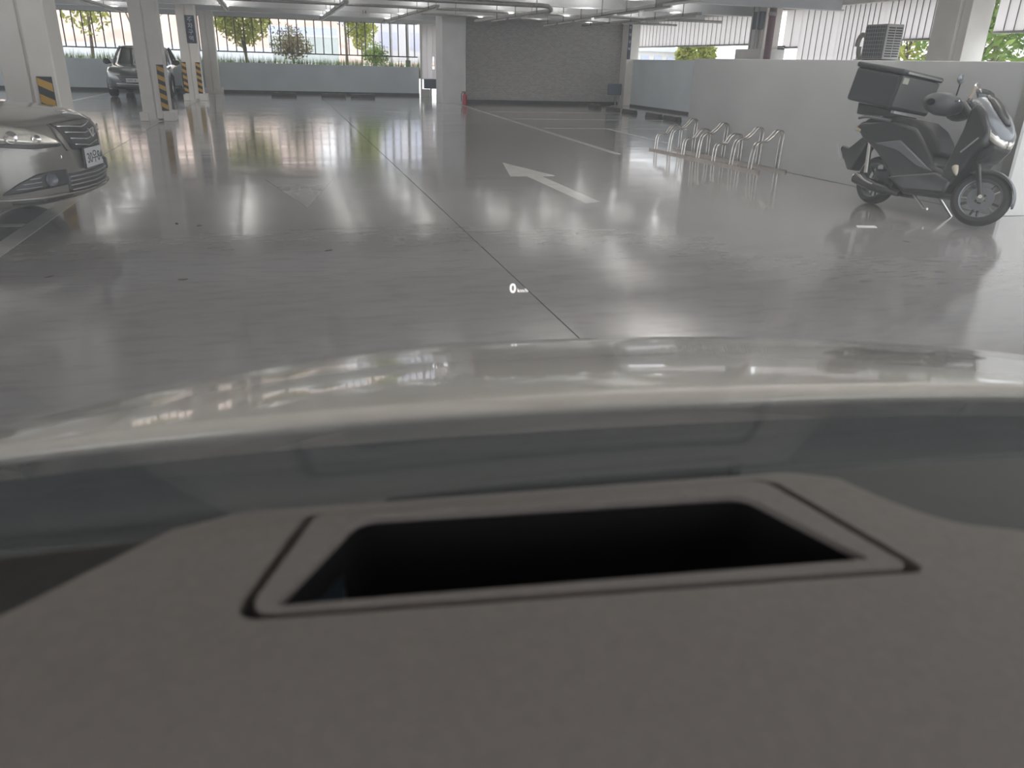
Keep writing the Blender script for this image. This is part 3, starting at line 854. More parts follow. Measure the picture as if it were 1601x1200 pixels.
# near champagne sedan, nose to the right
root = empty('car', (-1.45, 6.78, 0), math.radians(-9.3)); tag(root, 'champagne sedan parked at the left edge, nose pointing right', 'car')
c1 = Sedan(root, CHAMP, zfront=0.80)
for sd in (-1, 1):
    hl = c1.patch('headlight', LAMPGL, [(0.36, 0.655, 0.665), (0.47, 0.66, 0.72), (0.60, 0.67, 0.768), (0.72, 0.685, 0.79), (0.86, 0.705, 0.808), (1.12, 0.745, 0.835), (1.34, 0.795, 0.85)], sd, 0.012)
    p = c1.pt(0.74, 0.722, None, sd, -0.005); p2 = c1.pt(0.56, 0.70, None, sd, -0.005)
    for q, rr in ((p, 0.042), (p2, 0.03)):
        d = (c1.pt(0.7, 0.72, None, sd, 0.1)-c1.pt(0.7, 0.72, None, sd, 0.0)).normalized()
        MB().lathe([(0, 0.012), (rr*0.6, 0.02), (rr, 0.03)], 20, frame_m(q, d.orthogonal(), d.cross(d.orthogonal()))).build('reflector', CHROME, hl, smooth=True)
    c1.patch('lamp_gap', DARKGR, [(0.36, 0.635, 0.655), (0.6, 0.635, 0.665), (0.86, 0.665, 0.69), (1.1, 0.71, 0.728)], sd, 0.004)
    fg = c1.patch('fog_lamp_recess', DARKGR, [(0.36, 0.37, 0.475), (0.5, 0.365, 0.48), (0.62, 0.36, 0.47), (0.75, 0.35, 0.42), (0.86, 0.345, 0.355)], sd, 0.006)
    q = c1.pt(0.52, 0.42, None, sd, 0.01); d = (c1.pt(0.52, 0.42, None, sd, 0.1)-q).normalized()
    MB().lathe([(0, 0.004), (0.035, 0.006), (0.042, 0.012), (0.048, 0.0)], 20, frame_m(q, d.orthogonal(), d.cross(d.orthogonal()))).build('fog_lamp', mat('fog_glass', (0.10, 0.11, 0.13), 0.1, var=0.1, scale=8), fg, smooth=True)
    for k in range(3):
        c1.patch('fog_slat', GALV, [(0.60, 0.38+0.03*k, 0.386+0.03*k), (0.78-0.05*k, 0.375+0.03*k, 0.381+0.03*k)], sd, 0.012, parent=fg, nz=1, thick=0.006)
    c1.patch('grille_surround', CHAMP, [(0.28, 0.60, 0.62), (0.31, 0.60, 0.69), (0.345, 0.66, 0.765), (0.365, 0.70, 0.785)], sd, 0.014)
gr = c1.patch('grille', DARKGR, [(-0.33, 0.68, 0.785), (-0.24, 0.60, 0.79), (0, 0.585, 0.795), (0.24, 0.60, 0.79), (0.33, 0.68, 0.785)], 1, 0.006)
for k, z in enumerate((0.62, 0.665, 0.71, 0.755)):
    hw = 0.20+0.033*k
    c1.patch('grille_bar', CHROME, [(-hw, z+0.012, z+0.020), (0, z-0.012, z-0.002), (hw, z+0.012, z+0.020)], 1, 0.018, parent=gr, nz=1, thick=0.01)
em = MB()
em.tube([(0.032, -0.048, 0.735), (0.036, -0.02, 0.70), (0.036, 0.0, 0.675)], 0.008, 8); em.tube([(0.032, 0.048, 0.735), (0.036, 0.02, 0.70), (0.036, 0.0, 0.675)], 0.008, 8)
em.build('emblem', CHROME, gr, smooth=True)
lg = c1.patch('lower_grille', DARKGR, [(-0.36, 0.31, 0.44), (0, 0.30, 0.44), (0.36, 0.31, 0.44)], 1, 0.006)
for k in range(4):
    z = 0.325+0.03*k
    c1.patch('grille_bar', GALV, [(-0.345, z, z+0.008), (0, z-0.003, z+0.005), (0.345, z, z+0.008)], 1, 0.016, parent=lg, nz=1, thick=0.01)
lip = c1.patch('lip_spoiler', CHAMP, [(-1.0, 0.262, 0.325), (-0.6, 0.252, 0.31), (0, 0.26, 0.30), (0.6, 0.252, 0.31), (1.0, 0.262, 0.325)], 1, 0.025, thick=0.03)
for sd in (-1, 1):
    c1.patch('lip_slot', DARKGR, [(0.32, 0.272, 0.298), (0.6, 0.268, 0.298), (0.82, 0.28, 0.30)], sd, 0.031, parent=lip, nz=1, thick=0.004)
    MB().box(-0.09, -0.055, sd*0.345-0.03, sd*0.345+0.03, 0.555, 0.575).build('bumper_trim', CHROME, root)
plate(c1, 0.014, 0.53, 0.31, 0.14, '30우84', '')

# far grey sedan, nose toward the camera
root = empty('car', (-4.1, 26.45, 0), math.radians(-90)); tag(root, 'grey sedan parked nose-out behind the free-standing column', 'car')
c2 = Sedan(root, GREYCAR, W=0.93, L=4.7, H=1.475, zfront=0.80, style='sharp')
for sd in (-1, 1):
    hl = c2.patch('headlight', LAMPGL, [(0.42, 0.64, 0.67), (0.6, 0.645, 0.70), (0.8, 0.67, 0.74), (1.05, 0.72, 0.78)], sd, 0.01)
    c2.patch('side_intake', DARKGR, [(0.55, 0.30, 0.40), (0.75, 0.30, 0.46), (0.85, 0.32, 0.40)], sd, 0.008)
g2 = c2.patch('grille', DARKGR, [(-0.52, 0.60, 0.67), (-0.34, 0.42, 0.67), (0, 0.40, 0.67), (0.34, 0.42, 0.67), (0.52, 0.60, 0.67)], 1, 0.008)
c2.patch('grille_frame', CHROME, [(-0.56, 0.40, 0.415), (0, 0.375, 0.39), (0.56, 0.40, 0.415)], 1, 0.012, parent=g2, nz=1)
for k in range(4):
    z = 0.44+0.055*k
    c2.patch('grille_bar', GALV, [(-0.36-0.04*k, z, z+0.01), (0, z, z+0.01), (0.36+0.04*k, z, z+0.01)], 1, 0.014, parent=g2, nz=1, thick=0.006)
c2.patch('lower_lip', BLACKP, [(-1.0, 0.262, 0.34), (0, 0.26, 0.33), (1.0, 0.262, 0.34)], 1, 0.012, thick=0.02)
plate(c2, 0.016, 0.50, 0.52, 0.11, '129노 4', '')

# ------------------------------------------------------------------ scooter
SBLK = mat('scooter_black', (0.010, 0.011, 0.012), 0.30, var=0.2, scale=20, coat=0.3)
SSEAT = mat('seat_vinyl', (0.014, 0.014, 0.015), 0.55, var=0.2, scale=60, bump=0.0008)
SGREY = mat('scooter_grey', (0.115, 0.125, 0.14), 0.28, metal=0.3, var=0.03, scale=30, coat=0.6)
BOXM = mat('top_box_plastic', (0.016, 0.018, 0.021), 0.5, var=0.15, scale=30)
BOXF = mat('top_box_front', (0.075, 0.077, 0.075), 0.5, var=0.1, scale=20)
AMBER = mat('amber_lens', (0.45, 0.40, 0.30), 0.15, var=0.1, scale=10, coat=0.6)
hd = math.atan2(5.71-6.99, 6.06-5.96)
sc = empty('scooter', (5.96, 6.94, 0)); tag(sc, 'black and grey delivery scooter with a black top box, leaning on its stand', 'scooter')
sc.rotation_mode = 'XYZ'
LEAN = math.radians(-8)
sc.matrix_world = Matrix.Translation((5.96, 6.94, 0)) @ Matrix.Rotation(hd, 4, 'Z') @ Matrix.Rotation(LEAN, 4, 'X')
WB = 1.255; WR = 0.245
def wheel(parent, m, rad=WR, wd=0.06):
    t = MB().lathe([(rad*0.72, -wd*0.9), (rad*0.86, -wd), (rad*0.97, -wd*0.6), (rad, 0), (rad*0.97, wd*0.6), (rad*0.86, wd), (rad*0.72, wd*0.9)], 40, m).build('tyre', RUBBER, parent, smooth=True)
    MB().lathe([(rad*0.73, -wd*0.8), (rad*0.69, -wd*0.7), (rad*0.66, -wd*0.3), (rad*0.66, wd*0.3), (rad*0.69, wd*0.7), (rad*0.73, wd*0.8)], 40, m).build('rim', SGREY, t, smooth=True)
    for k in range(10):
        a = math.pi/5*k + (0.12 if k % 2 else -0.12)
        b_ = MB().tube([m @ Vector((0.03*math.cos(a), 0.03*math.sin(a), 0)), m @ Vector((rad*0.68*math.cos(a), rad*0.68*math.sin(a), 0))], 0.011, 6)
        b_.build('spoke', GALV if k % 4 == 1 else SBLK, t, smooth=True)
    MB().lathe([(0, -wd*0.7), (0.03, -wd*0.7), (0.03, wd*0.7), (0, wd*0.7)], 16, m).build('hub', STEEL, t, smooth=True)
    return t
RX = Matrix.Rotation(math.pi/2, 4, 'X')
wheel(sc, Matrix.Translation((0, 0, WR)) @ RX, WR, 0.065)
# steering assembly (turned left)
ST = math.radians(34)
TILT = math.radians(26)
pivot = Vector((WB-0.05, 0, WR)) + Vector((0, 0, 0))
axis = Vector((-math.sin(TILT), 0, math.cos(TILT)))
def steer(p):
    return Matrix.Translation((WB-0.03, 0, 0.30)) @ Matrix.Rotation(ST, 4, axis) @ Matrix.Translation((-(WB-0.03), 0, -0.30))
SM = steer(None)
ft = wheel(sc, SM @ Matrix.Translation((WB, 0, WR)) @ RX, WR, 0.058)
MB().lathe([(0.05, 0.035), (0.11, 0.035), (0.11, 0.041), (0.05, 0.041)], 28, SM @ Matrix.Translation((WB, 0, WR)) @ RX).build('brake_disc', SGREY, ft, smooth=True)
for sd in (-1, 1):
    MB().tube([SM @ Vector((WB, sd*0.085, WR)), SM @ (Vector((WB, sd*0.085, WR))+axis*0.42)], 0.021, 10).build('fork_leg', SBLK, sc, smooth=True)
    MB().lathe([(0, -0.01), (0.018, -0.01), (0.018, 0.01), (0, 0.01)], 12, SM @ Matrix.Translation((WB, sd*0.105, WR)) @ RX).build('axle_nut', CHROME, sc, smooth=True)
# front mudguard
rows = []
for i in range(15):
    a = math.radians(-2 + i*9.5)
    row = []
    for j in range(7):
        t = (j-3)/3
        rr = WR+0.03-0.02*t*t
        row.append(SM @ Vector((WB+rr*math.cos(a), 0.075*t*(0.55+0.45*math.sin(min(math.pi/2, i*0.25+0.1))), WR+rr*math.sin(a))))
    rows.append(row)
MB().grid(rows).build('front_mudguard', SGREY, sc, smooth=True, solid=0.006, angle=80)
# main body sides
body_poly = [(-0.36, 0.74), (-0.30, 0.80), (0.10, 0.85), (0.44, 0.79), (0.69, 0.58), (0.77, 0.47), (0.95, 0.44), (1.0, 0.30), (0.93, 0.19), (0.50, 0.17), (0.34, 0.26), (0.22, 0.38), (0.0, 0.53), (-0.22, 0.63)]
MB().prism(body_poly, -0.16, 0.16).build('body_panel', SBLK, sc, bevel=0.035, seg=3, smooth=True)
MB().prism([(0.30, 0.30), (0.55, 0.20), (1.02, 0.24), (1.04, 0.36), (0.86, 0.42), (0.55, 0.36)], -0.215, 0.215).build('footboard', SBLK, sc, bevel=0.025, smooth=True)
MB().prism([(-0.02, 0.60), (0.3, 0.66), (0.62, 0.50), (0.78, 0.42), (0.6, 0.44), (0.3, 0.56)], -0.178, 0.178).build('side_trim', SGREY, sc, bevel=0.01, smooth=True)
MB().prism([(-0.32, 0.80), (-0.2, 0.86), (0.18, 0.885), (0.44, 0.865), (0.58, 0.80), (0.69, 0.70), (0.755, 0.58), (0.70, 0.55), (0.58, 0.66), (0.40, 0.76), (0.1, 0.79)], -0.125, 0.125).build('seat', SSEAT, sc, bevel=0.035, seg=3, smooth=True)
# engine, transmission, exhaust
MB().prism([(-0.10, 0.16), (0.42, 0.13), (0.50, 0.26), (0.30, 0.38), (-0.06, 0.36)], -0.02, 0.15).build('engine_case', SBLK, sc, bevel=0.03, smooth=True)
ex = MB().tube(smoothpath([(0.42, -0.10, 0.16), (0.30, -0.15, 0.17), (0.12, -0.17, 0.19), (-0.12, -0.175, 0.235)], 5), [0.03]*5+[0.05]*5+[0.058]*6, 14).build('exhaust', SBLK, sc, smooth=True)
MB().tube([(-0.06, -0.178, 0.228), (-0.15, -0.178, 0.245)], [0.052, 0.03], 14).build('exhaust_tip', CHROME, ex, smooth=True)
MB().tube(smoothpath([(0.18, -0.225, 0.205), (0.05, -0.235, 0.235), (-0.06, -0.235, 0.28)], 4), 0.014, 8).build('heat_shield', CHROME, ex, smooth=True)
for sd in (-1, 1):
    MB().tube([(-0.05, sd*0.13, 0.30), (-0.12, sd*0.13, 0.62)], 0.024, 10).build('shock_absorber', STEEL if sd < 0 else SBLK, sc, smooth=True)
# rear mudguard with plate holder
MB().prism([(-0.30, 0.66), (-0.22, 0.60), (-0.34, 0.30), (-0.40, 0.30), (-0.58, 0.50), (-0.57, 0.54), (-0.46, 0.52)], -0.07, 0.07).build('rear_mudguard', SBLK, sc, bevel=0.012, smooth=True)
MB().obox((-0.56, 0, 0.47), (0.006, 0.2, 0.16), Matrix.Rotation(math.radians(-30), 3, 'Y')).build('number_plate', PLATE, sc)
tl = MB().prism([(-0.40, 0.745), (-0.30, 0.80), (-0.22, 0.77), (-0.30, 0.70)], -0.12, 0.12).build('tail_lamp', RED, sc, bevel=0.015, smooth=True)
for sd in (-1, 1):
    MB().tube([(-0.26, sd*0.12, 0.70), (-0.30, sd*0.2, 0.72)], [0.012, 0.02], 8).build('indicator', AMBER, tl, smooth=True)
for sd in (-1, 1):
    MB().tube(smoothpath([(0.1, sd*0.16, 0.83), (-0.2, sd*0.17, 0.85), (-0.36, sd*0.14, 0.83)]), 0.016, 8).build('grab_rail', SGREY, sc, smooth=True)
# front shield and cowl
shield = [(0.90, 0.26), (1.03, 0.30), (1.10, 0.48), (1.16, 0.64), (1.25, 0.70), (1.25, 0.83), (1.14, 0.98), (1.04, 1.06), (0.985, 1.0), (0.975, 0.80), (0.92, 0.52)]
MB().prism(shield, -0.20, 0.20).build('leg_shield', SBLK, sc, bevel=0.05, seg=4, smooth=True)
rows = []
prof = [(0.97, 1.125, 0.10), (1.02, 1.115, 0.135), (1.09, 1.07, 0.165), (1.17, 1.00, 0.185), (1.24, 0.92, 0.19), (1.30, 0.84, 0.175), (1.325, 0.78, 0.14), (1.325, 0.755, 0.11)]
for (px, pz, hw) in prof:
    row = []
    for j in range(11):
        t = (j-5)/5
        row.append((px-0.11*abs(t)**2.2, hw*math.sin(t*math.pi/2)*1.02, pz-0.05*abs(t)**3))
    rows.append(row)
cw = MB().grid(rows).build('front_cowl', SGREY, sc, smooth=True, solid=0.02, angle=80)
rows = []
for (px, pz, hw) in [(1.005, 1.13, 0.05), (1.07, 1.095, 0.075), (1.16, 1.025, 0.085), (1.23, 0.95, 0.07), (1.28, 0.89, 0.03)]:
    rows.append([(px-0.02*abs(t)**2+0.004, hw*t, pz+0.014-0.012*t*t) for t in (-1, -0.5, 0, 0.5, 1)])
MB().grid(rows).build('cowl_insert', SBLK, cw, smooth=True, solid=0.01, angle=80)
for sd in (-1, 1):
    rows = []
    for (y, z0, z1, xx) in [(0.01, 0.70, 0.765, 1.335), (0.06, 0.70, 0.77, 1.328), (0.11, 0.72, 0.795, 1.302), (0.16, 0.765, 0.84, 1.25), (0.19, 0.83, 0.87, 1.19)]:
        rows.append([(xx-0.02*abs(q-0.5), sd*y, z0+(z1-z0)*q) for q in (0, 0.5, 1)])
    MB().grid(rows).build('headlight', LAMPGL, sc, smooth=True, solid=0.02, angle=80)
MB().prism([(1.15, 0.54), (1.22, 0.57), (1.31, 0.70), (1.27, 0.75), (1.15, 0.72)], -0.12, 0.12).build('chin_cowl', SBLK, sc, bevel=0.03, smooth=True)
for sd in (-1, 1):
    o = MB().lathe([(0, 0.10), (0.014, 0.085), (0.026, 0.05), (0.03, 0.01), (0.02, 0), (0, 0)], 14, Matrix.Translation((1.05, sd*0.215, 0.50)) @ Matrix.Rotation(math.radians(150), 4, 'Y')).build('indicator', AMBER, sc, smooth=True)
    MB().tube([(1.06, sd*0.215, 0.62), (1.18, sd*0.2, 0.76)], 0.008, 6).build('cowl_trim', GALV, sc, smooth=True)
rows = [[(0.97-0.05*q, y, 1.11+0.08*q-0.02*(y/0.12)**2) for y in (-0.12, -0.06, 0, 0.06, 0.12)] for q in (0, 0.5, 1)]
MB().grid(rows).build('windscreen', CARGLASS, sc, smooth=True, solid=0.006)
# handlebar, muffs, mirrors (turned with the fork)
HM = Matrix.Translation((0.72, 0, 0)) @ Matrix.Rotation(math.radians(24), 4, 'Z') @ Matrix.Translation((-0.72, 0, 0))
def sp(x, y, z): return HM @ Vector((x, y, z))
HX = 0.72
hb = MB().tube(smoothpath([sp(HX-0.14, -0.36, 1.06), sp(HX-0.10, -0.22, 1.07), sp(HX, -0.06, 1.05), sp(HX, 0.06, 1.05), sp(HX-0.10, 0.22, 1.07), sp(HX-0.14, 0.36, 1.06)], 5), 0.014, 8).build('handlebar', SBLK, sc, smooth=True)
MB().tube([(0.98, 0, 0.86), sp(HX, 0, 1.05)], 0.04, 10).build('stem', SBLK, hb, smooth=True)
MUFF = mat('muff_vinyl', (0.035, 0.038, 0.042), 0.4, var=0.15, scale=25)
for sd in (-1, 1):
    rows = []
    for i in range(9):
        q = i/8
        cx, cy = HX-0.03-0.12*q, sd*(0.14+0.24*q)
        rr = 0.105*math.sin(math.pi*(0.18+0.70*q))**0.5 if q < 1 else 0.03
        rows.append([sp(cx+1.25*rr*math.cos(a), cy, 1.01+rr*math.sin(a)) for a in [2*math.pi*k/14 for k in range(14)]])
    MB().grid(rows, closed=True).build('hand_muff', MUFF, hb, smooth=True, angle=80)
    MB().tube([sp(HX-0.02, sd*0.17, 1.07), sp(HX+0.0, sd*0.24, 1.20)], 0.007, 6).build('mirror_stalk', SBLK, hb, smooth=True)
    MB().lathe([(0, -0.014), (0.05, -0.012), (0.062, 0), (0.05, 0.012), (0, 0.014)], 18, HM @ Matrix.Translation((HX+0.0, sd*0.26, 1.235)) @ Matrix.Rotation(math.pi/2, 4, 'Y') @ Matrix.Scale(1.35, 4, (0, 1, 0)) @ Matrix.Scale(0.7, 4, (1, 0, 0))).build('mirror', CHROME if sd > 0 else SGREY, hb, smooth=True)
    MB().tube([sp(HX-0.06, sd*0.2, 1.055), sp(HX+0.06, sd*0.3, 1.05)], 0.008, 6).build('brake_lever', STEEL, hb, smooth=True)
MB().box(0, 0, 0, 0, 0, 0)
MB().obox(sp(HX+0.02, 0.12, 1.17), (0.02, 0.08, 0.12), (HM @ Matrix.Rotation(0.3, 4, 'Y')).to_3x3()).build('phone_holder', mat('beige_phone_back', (0.42, 0.36, 0.29), 0.4, var=0.06, scale=10), hb, bevel=0.008)
MB().tube([sp(HX, 0.1, 1.06), sp(HX+0.01, 0.12, 1.12)], 0.008, 6).build('phone_stalk', SBLK, hb)
# stand
MB().tube([(0.72, 0.10, 0.20), (0.80, 0.26, 0.035)], 0.014, 8).build('side_stand', STEEL, sc, smooth=True)
MB().tube([(0.62, -0.12, 0.18), (0.80, -0.13, 0.07), (0.84, -0.13, 0.075)], 0.012, 8).build('centre_stand', STEEL, sc, smooth=True)
# carrier and top box
MB().prism([(-0.42, 0.87), (0.12, 0.875), (0.14, 0.925), (-0.44, 0.985)], -0.14, 0.14).build('carrier', BLACKP, sc, bevel=0.01)
for sd in (-1, 1):
    MB().tube([(-0.1, sd*0.1, 0.80), (-0.1, sd*0.1, 0.90)], 0.014, 8).build('carrier_post', STEEL, sc, smooth=True)
BZ0, BZ1, BX0, BX1, BY = 0.93, 1.31, -0.50, 0.13, 0.27
tb = MB().box(BX0, BX1, -BY, BY, BZ0, BZ1-0.05).build('top_box', BOXM, sc, bevel=0.03, seg=3)
MB().box(BX0-0.01, BX1+0.01, -BY-0.01, BY+0.01, BZ1-0.05, BZ1).build('lid', BOXM, tb, bevel=0.02, seg=3)
MB().box(BX1-0.004, BX1+0.006, -BY+0.02, BY-0.02, BZ0+0.03, BZ1-0.06).build('front_panel', BOXF, tb, bevel=0.01)
MB().box(BX1+0.006, BX1+0.02, -BY+0.06, BY-0.02, BZ1-0.035, BZ1-0.015).build('lid_trim', STEEL, tb)
MB().box(BX1-0.02, BX1+0.02, -BY+0.06, BY-0.06, BZ0-0.03, BZ0-0.005).build('front_bar', STEEL, tb)
MB().box(BX1+0.006, BX1+0.009, -BY+0.04, -BY+0.11, BZ1-0.13, BZ1-0.075).build('sticker', mat('pale_sticker', (0.36, 0.38, 0.30), 0.5, var=0.1, scale=20), tb)
tb.matrix_local = Matrix.Translation((0.13, 0, 0.93)) @ Matrix.Rotation(math.radians(6), 4, 'Y') @ Matrix.Translation((-0.13, 0, -0.93))

# ------------------------------------------------------------------ outside the garage
def ground(name, x0, x1, y0, y1, z, m, label):
    return tag(MB().box(x0, x1, y0, y1, z-0.3, z).build(name, m), label, kind='structure')
ground('ground_planting', -20, 12, 31.75, 36.0, 0.92, mat('planting_soil', (0.10, 0.10, 0.06), 0.95, var=0.3, scale=3), 'planting bed beyond the far parapet')
ground('ground_road', -80, 60, 36.0, 58, 0.9, ROADM, 'pale road beyond the planting bed')
ground('ground_right', 12.7, 80, -30, 36, -0.05, ROADM, 'pale ground outside the right parapet')
ground('ground_left', -80, -14.2, -30, 31.7, -0.05, ROADM, 'pale ground outside the left parapet')
ground('ground_front', -14.2, 12.7, -40, -12, -0.05, ROADM, 'pale ground behind the open end of the garage')
rows = []
for j in range(15):
    yy = 58+j*4
    row = []
    for i in range(31):
        xx = -70+i*2.9
        hgt = 0.9 + 11*(1-math.exp(-max(0, (yy-60))/16.0))*(1/(1+math.exp((xx-5.2)/0.9))) + 0.25*math.sin(xx*0.9+yy*0.5)+0.2*math.sin(xx*0.37-yy)
        row.append((xx, yy, hgt))
    rows.append(row)
tag(MB().grid(rows).build('hillside', SOIL, smooth=True, solid=0.3), 'bare pink soil hillside across the road', kind='structure')
r = empty('site_fence', (0, 57.6, 0.9)); tag(r, 'pale blue site fence at the foot of the hillside', 'fence')
for i in range(3):
    MB().box(-0.5+i*1.5, 0.98+i*1.5, 0, 0.06, 1.72, 2.2).build('panel', PALEBLUE, r)
MB().box(-0.5, 4.0, -0.03, 0.08, 1.62, 1.72).build('rail', WHITE, r)
MB().box(-0.5, 4.0, 0, 0.06, 0.0, 1.62).build('lower_panel', mat('pale_green_sheet', (0.42, 0.46, 0.45), 0.7, var=0.06, scale=1), r)
tag(MB().box(-60, -0.3, 56.5, 56.8, 0.9, 1.75).build('road_barrier', PALEGREY, bevel=0.03), 'long white road barrier below the pink hillside', 'barrier')
r = empty('apartment_building', (12, 75, 0.9)); tag(r, 'pale blue-grey building beyond the road', 'building')
MB().box(-7, 8, 0, 10, 0, 9).build('wall', PALEGREY, r)
for i in range(5):
    for j in range(3):
        MB().box(-6+i*2.8, -4.4+i*2.8, -0.05, 0.0, 1.2+j*2.7, 2.6+j*2.7).build('window', PALEBLUE, r)
r = empty('warehouse', (26.5, 57, 0.9)); tag(r, 'low white building seen under the right panel screen', 'building')
MB().box(-2.2, 2.2, -3, 9, 0, 1.4).build('wall', WHITE, r)
MB().prism([(-2.4, 1.4), (2.4, 1.4), (0, 1.8)], -3.3, 9.3).build('roof', PALEGREY, r)
for i in range(4):
    MB().box(-1.9+i*1.0, -1.3+i*1.0, -3.06, -3.0, 0.5, 1.1).build('window', PALEBLUE, r)

def leafball(mb, c, rad, n, size, rng):
    for _ in range(n):
        while True:
            p = Vector((rng.uniform(-1, 1), rng.uniform(-1, 1), rng.uniform(-1, 1)))
            if 0.25 < p.length < 1: break
        q = Vector(c) + Vector((p.x*rad[0], p.y*rad[1], p.z*rad[2]))
        a = Vector((rng.uniform(-1, 1), rng.uniform(-1, 1), rng.uniform(-1, 1))).normalized()
        b = a.orthogonal().normalized(); s = size*rng.uniform(0.6, 1.3)
        mb.add([q-a*s, q+b*s*0.45, q+a*s, q-b*s*0.45], [(0, 1, 2, 3)])
def tree(name, x, y, z, h, crown, m, label, seed, trunk_r=0.06, n=500, size=0.09, stems=1, lean=0.1, crown_z=0.6):
    rng = random.Random(seed)
    r = empty(name, (x, y, z)); tag(r, label, 'tree' if 'tree' in name else 'shrub', 'plants outside the garage')
    tips = []
    for s in range(stems):
        a = rng.uniform(0, 6.28); d = lean*h*(1 if stems > 1 else 0.4)
        top = Vector((math.cos(a)*d, math.sin(a)*d*0.4, h*rng.uniform(0.85, 1)))
        tr = MB().tube(smoothpath([(0.05*s, 0, 0), (top.x*0.3+rng.uniform(-.05, .05), top.y*0.3, h*0.35), (top.x*0.7, top.y*0.7, h*0.7), top], 4), [trunk_r*(1-0.8*i/12) for i in range(13)], 7).build('trunk', BARK, r, smooth=True)
        for k in range(5):
            t = 0.35+0.12*k; p = Vector((top.x*t, top.y*t, h*t)); aa = rng.uniform(0, 6.28); L_ = h*0.25*rng.uniform(0.7, 1.2)
            e = p + Vector((math.cos(aa)*L_, math.sin(aa)*L_*0.6, L_*0.7)); tips.append(e)
            MB().tube([p, (p+e)/2+Vector((0, 0, 0.03)), e], [trunk_r*0.4, trunk_r*0.3, trunk_r*0.12], 5).build('branch', BARK, tr)
    f = MB()
    for e in tips:
        leafball(f, e, (crown*0.55, crown*0.5, crown*0.5), n//(2*len(tips)), size, rng)
    leafball(f, (0, 0, h*crown_z), (crown, crown*0.8, h*0.38), n//2, size, rng)
    f.build('foliage', m, r)
    return r
Z0 = 0.92
tree('young_tree', -6.9, 35.5, Z0, 3.6, 1.0, LEAFY, 'leafy young tree beyond the fence left of the grey sedan', 1, 0.07, 1000, 0.11)
tree('young_tree', -4.9, 34.6, Z0, 3.8, 0.8, LEAFY, 'many-stemmed young tree behind the grey sedan', 2, 0.035, 520, 0.1, stems=4, lean=0.28, crown_z=0.85)
tree('young_tree', -1.2, 34.5, Z0, 2.9, 1.05, LEAFY, 'full yellow-green tree right of the column at the far parapet', 3, 0.06, 2200, 0.12, stems=2)
tree('shrub', 0.55, 33.4, Z0, 1.15, 0.85, LEAFR, 'bushy reddish shrub growing above the far parapet', 4, 0.02, 1500, 0.06, stems=3)
tree('young_tree', 2.7, 34.5, Z0, 3.4, 0.35, LEAFG, 'slender tree with a thin trunk in the middle of the far opening', 5, 0.065, 200, 0.06)
tree('young_tree', 3.75, 39.0, Z0, 3.2, 0.75, LEAFY, 'pale yellow tree toward the right of the far opening', 6, 0.05, 1700, 0.12)
tree('shrub', 3.8, 33.8, Z0, 0.75, 0.6, LEAFG, 'round green shrub above the right part of the far parapet', 8, 0.02, 1100, 0.06, stems=3)
for i, (x, y, h_, lb) in enumerate(((4.85, 37.0, 3.5, 'left grey lamp post seen through the far fence'), (6.0, 33.2, 3.0, 'right grey lamp post seen through the far fence'))):
    r = empty('lamp_post', (x-1.0*(i), y, Z0)); tag(r, lb, 'post')
    MB().lathe([(0.06, 0), (0.05, h_)], 12).build('pole', GALV, r, smooth=True)
    MB().box(-0.09, 0.09, -0.09, 0.09, 0, 0.35 if i else 0.05).build('base', BLUEBOX if i else GALV, r, bevel=0.01)
for i, (x, y, h_, cr, lb) in enumerate(((20, 23.2, 4.2, 2.0, 'leafy tree outside seen just right of the air conditioner'), (19.3, 19.4, 4.0, 1.8, 'green tree outside seen right of the broad column'), (21.5, 14.5, 4.2, 2.0, 'bright green tree outside at the right edge'), (26, 25.5, 5.0, 2.3, 'tall green tree outside behind the nearer ones'), (24.5, 47, 2.0, 0.7, 'small tree outside seen under the left panel screen'), (28.5, 52, 2.2, 0.8, 'small pale tree outside close to the white low building'))):
    tree('garden_tree', x, y, 0.9 if y > 36 else -0.05, h_, cr, LEAFY if i in (0, 4, 5) else LEAFG, lb, 20+i, 0.09, 1500, 0.16, stems=2, crown_z=0.5)
# grass on the planting bed
rng = random.Random(5)
gm = MB()
for i in range(4200):
    x = rng.uniform(-9, 5.3); y = rng.uniform(31.75, 32.35); h_ = rng.uniform(0.14, 0.38)*(1.5 if rng.random() < 0.1 else 1)
    a = rng.uniform(0, 3.14); dx, dy = 0.012*math.cos(a), 0.012*math.sin(a); lx = rng.uniform(-0.06, 0.06)
    gm.add([(x-dx, y-dy, 0.92), (x+dx, y+dy, 0.92), (x+lx, y, 0.92+h_)], [(0, 1, 2)])
tag(gm.build('grass', GRASS), 'rough grass growing along the top of the far parapet', 'grass', kind='stuff')

# ------------------------------------------------------------------ own car: hood, cowl, windshield, dashboard
AZ = math.radians(5.0)
own = empty('car', (0, 0, 0), -AZ); tag(own, 'silver car seen from the driver seat, hood and dashboard filling the foreground', 'car')
SILVER = mat('silver_hood_paint', (0.86, 0.80, 0.72), 0.2, metal=0.2, var=0.02, scale=40, coat=1.0)
XC = 0.33
def hood_rear(x):
    return 0.636 - 0.05*(x-0.1)**2
def hood_z(x, d):
    t = max(0, x-XC) + min(0, x-0.15)
    return 0.985 - 0.115*d - 0.225*d*d - 0.045*t*t - 0.06*t**4 - 0.38*d*min(0, x-0.15)**2
rows = []
for i in range(29):
    q = i/28
    row = []
    for j in range(41):
        x = XC + 0.92*(j-20)/20
        t = (j-20)/20
        yr = hood_rear(x)
        dmax = 0.98-0.22*abs(t)**2.2
        d = dmax*q
        z = hood_z(x, d) - (0.0 if q < 0.85 else 6*(q-0.85)**2)
        row.append((x, yr+d, z))
    rows.append(row)
hood = MB().grid(rows).build('hood', SILVER, own, smooth=True, solid=0.012, angle=80)
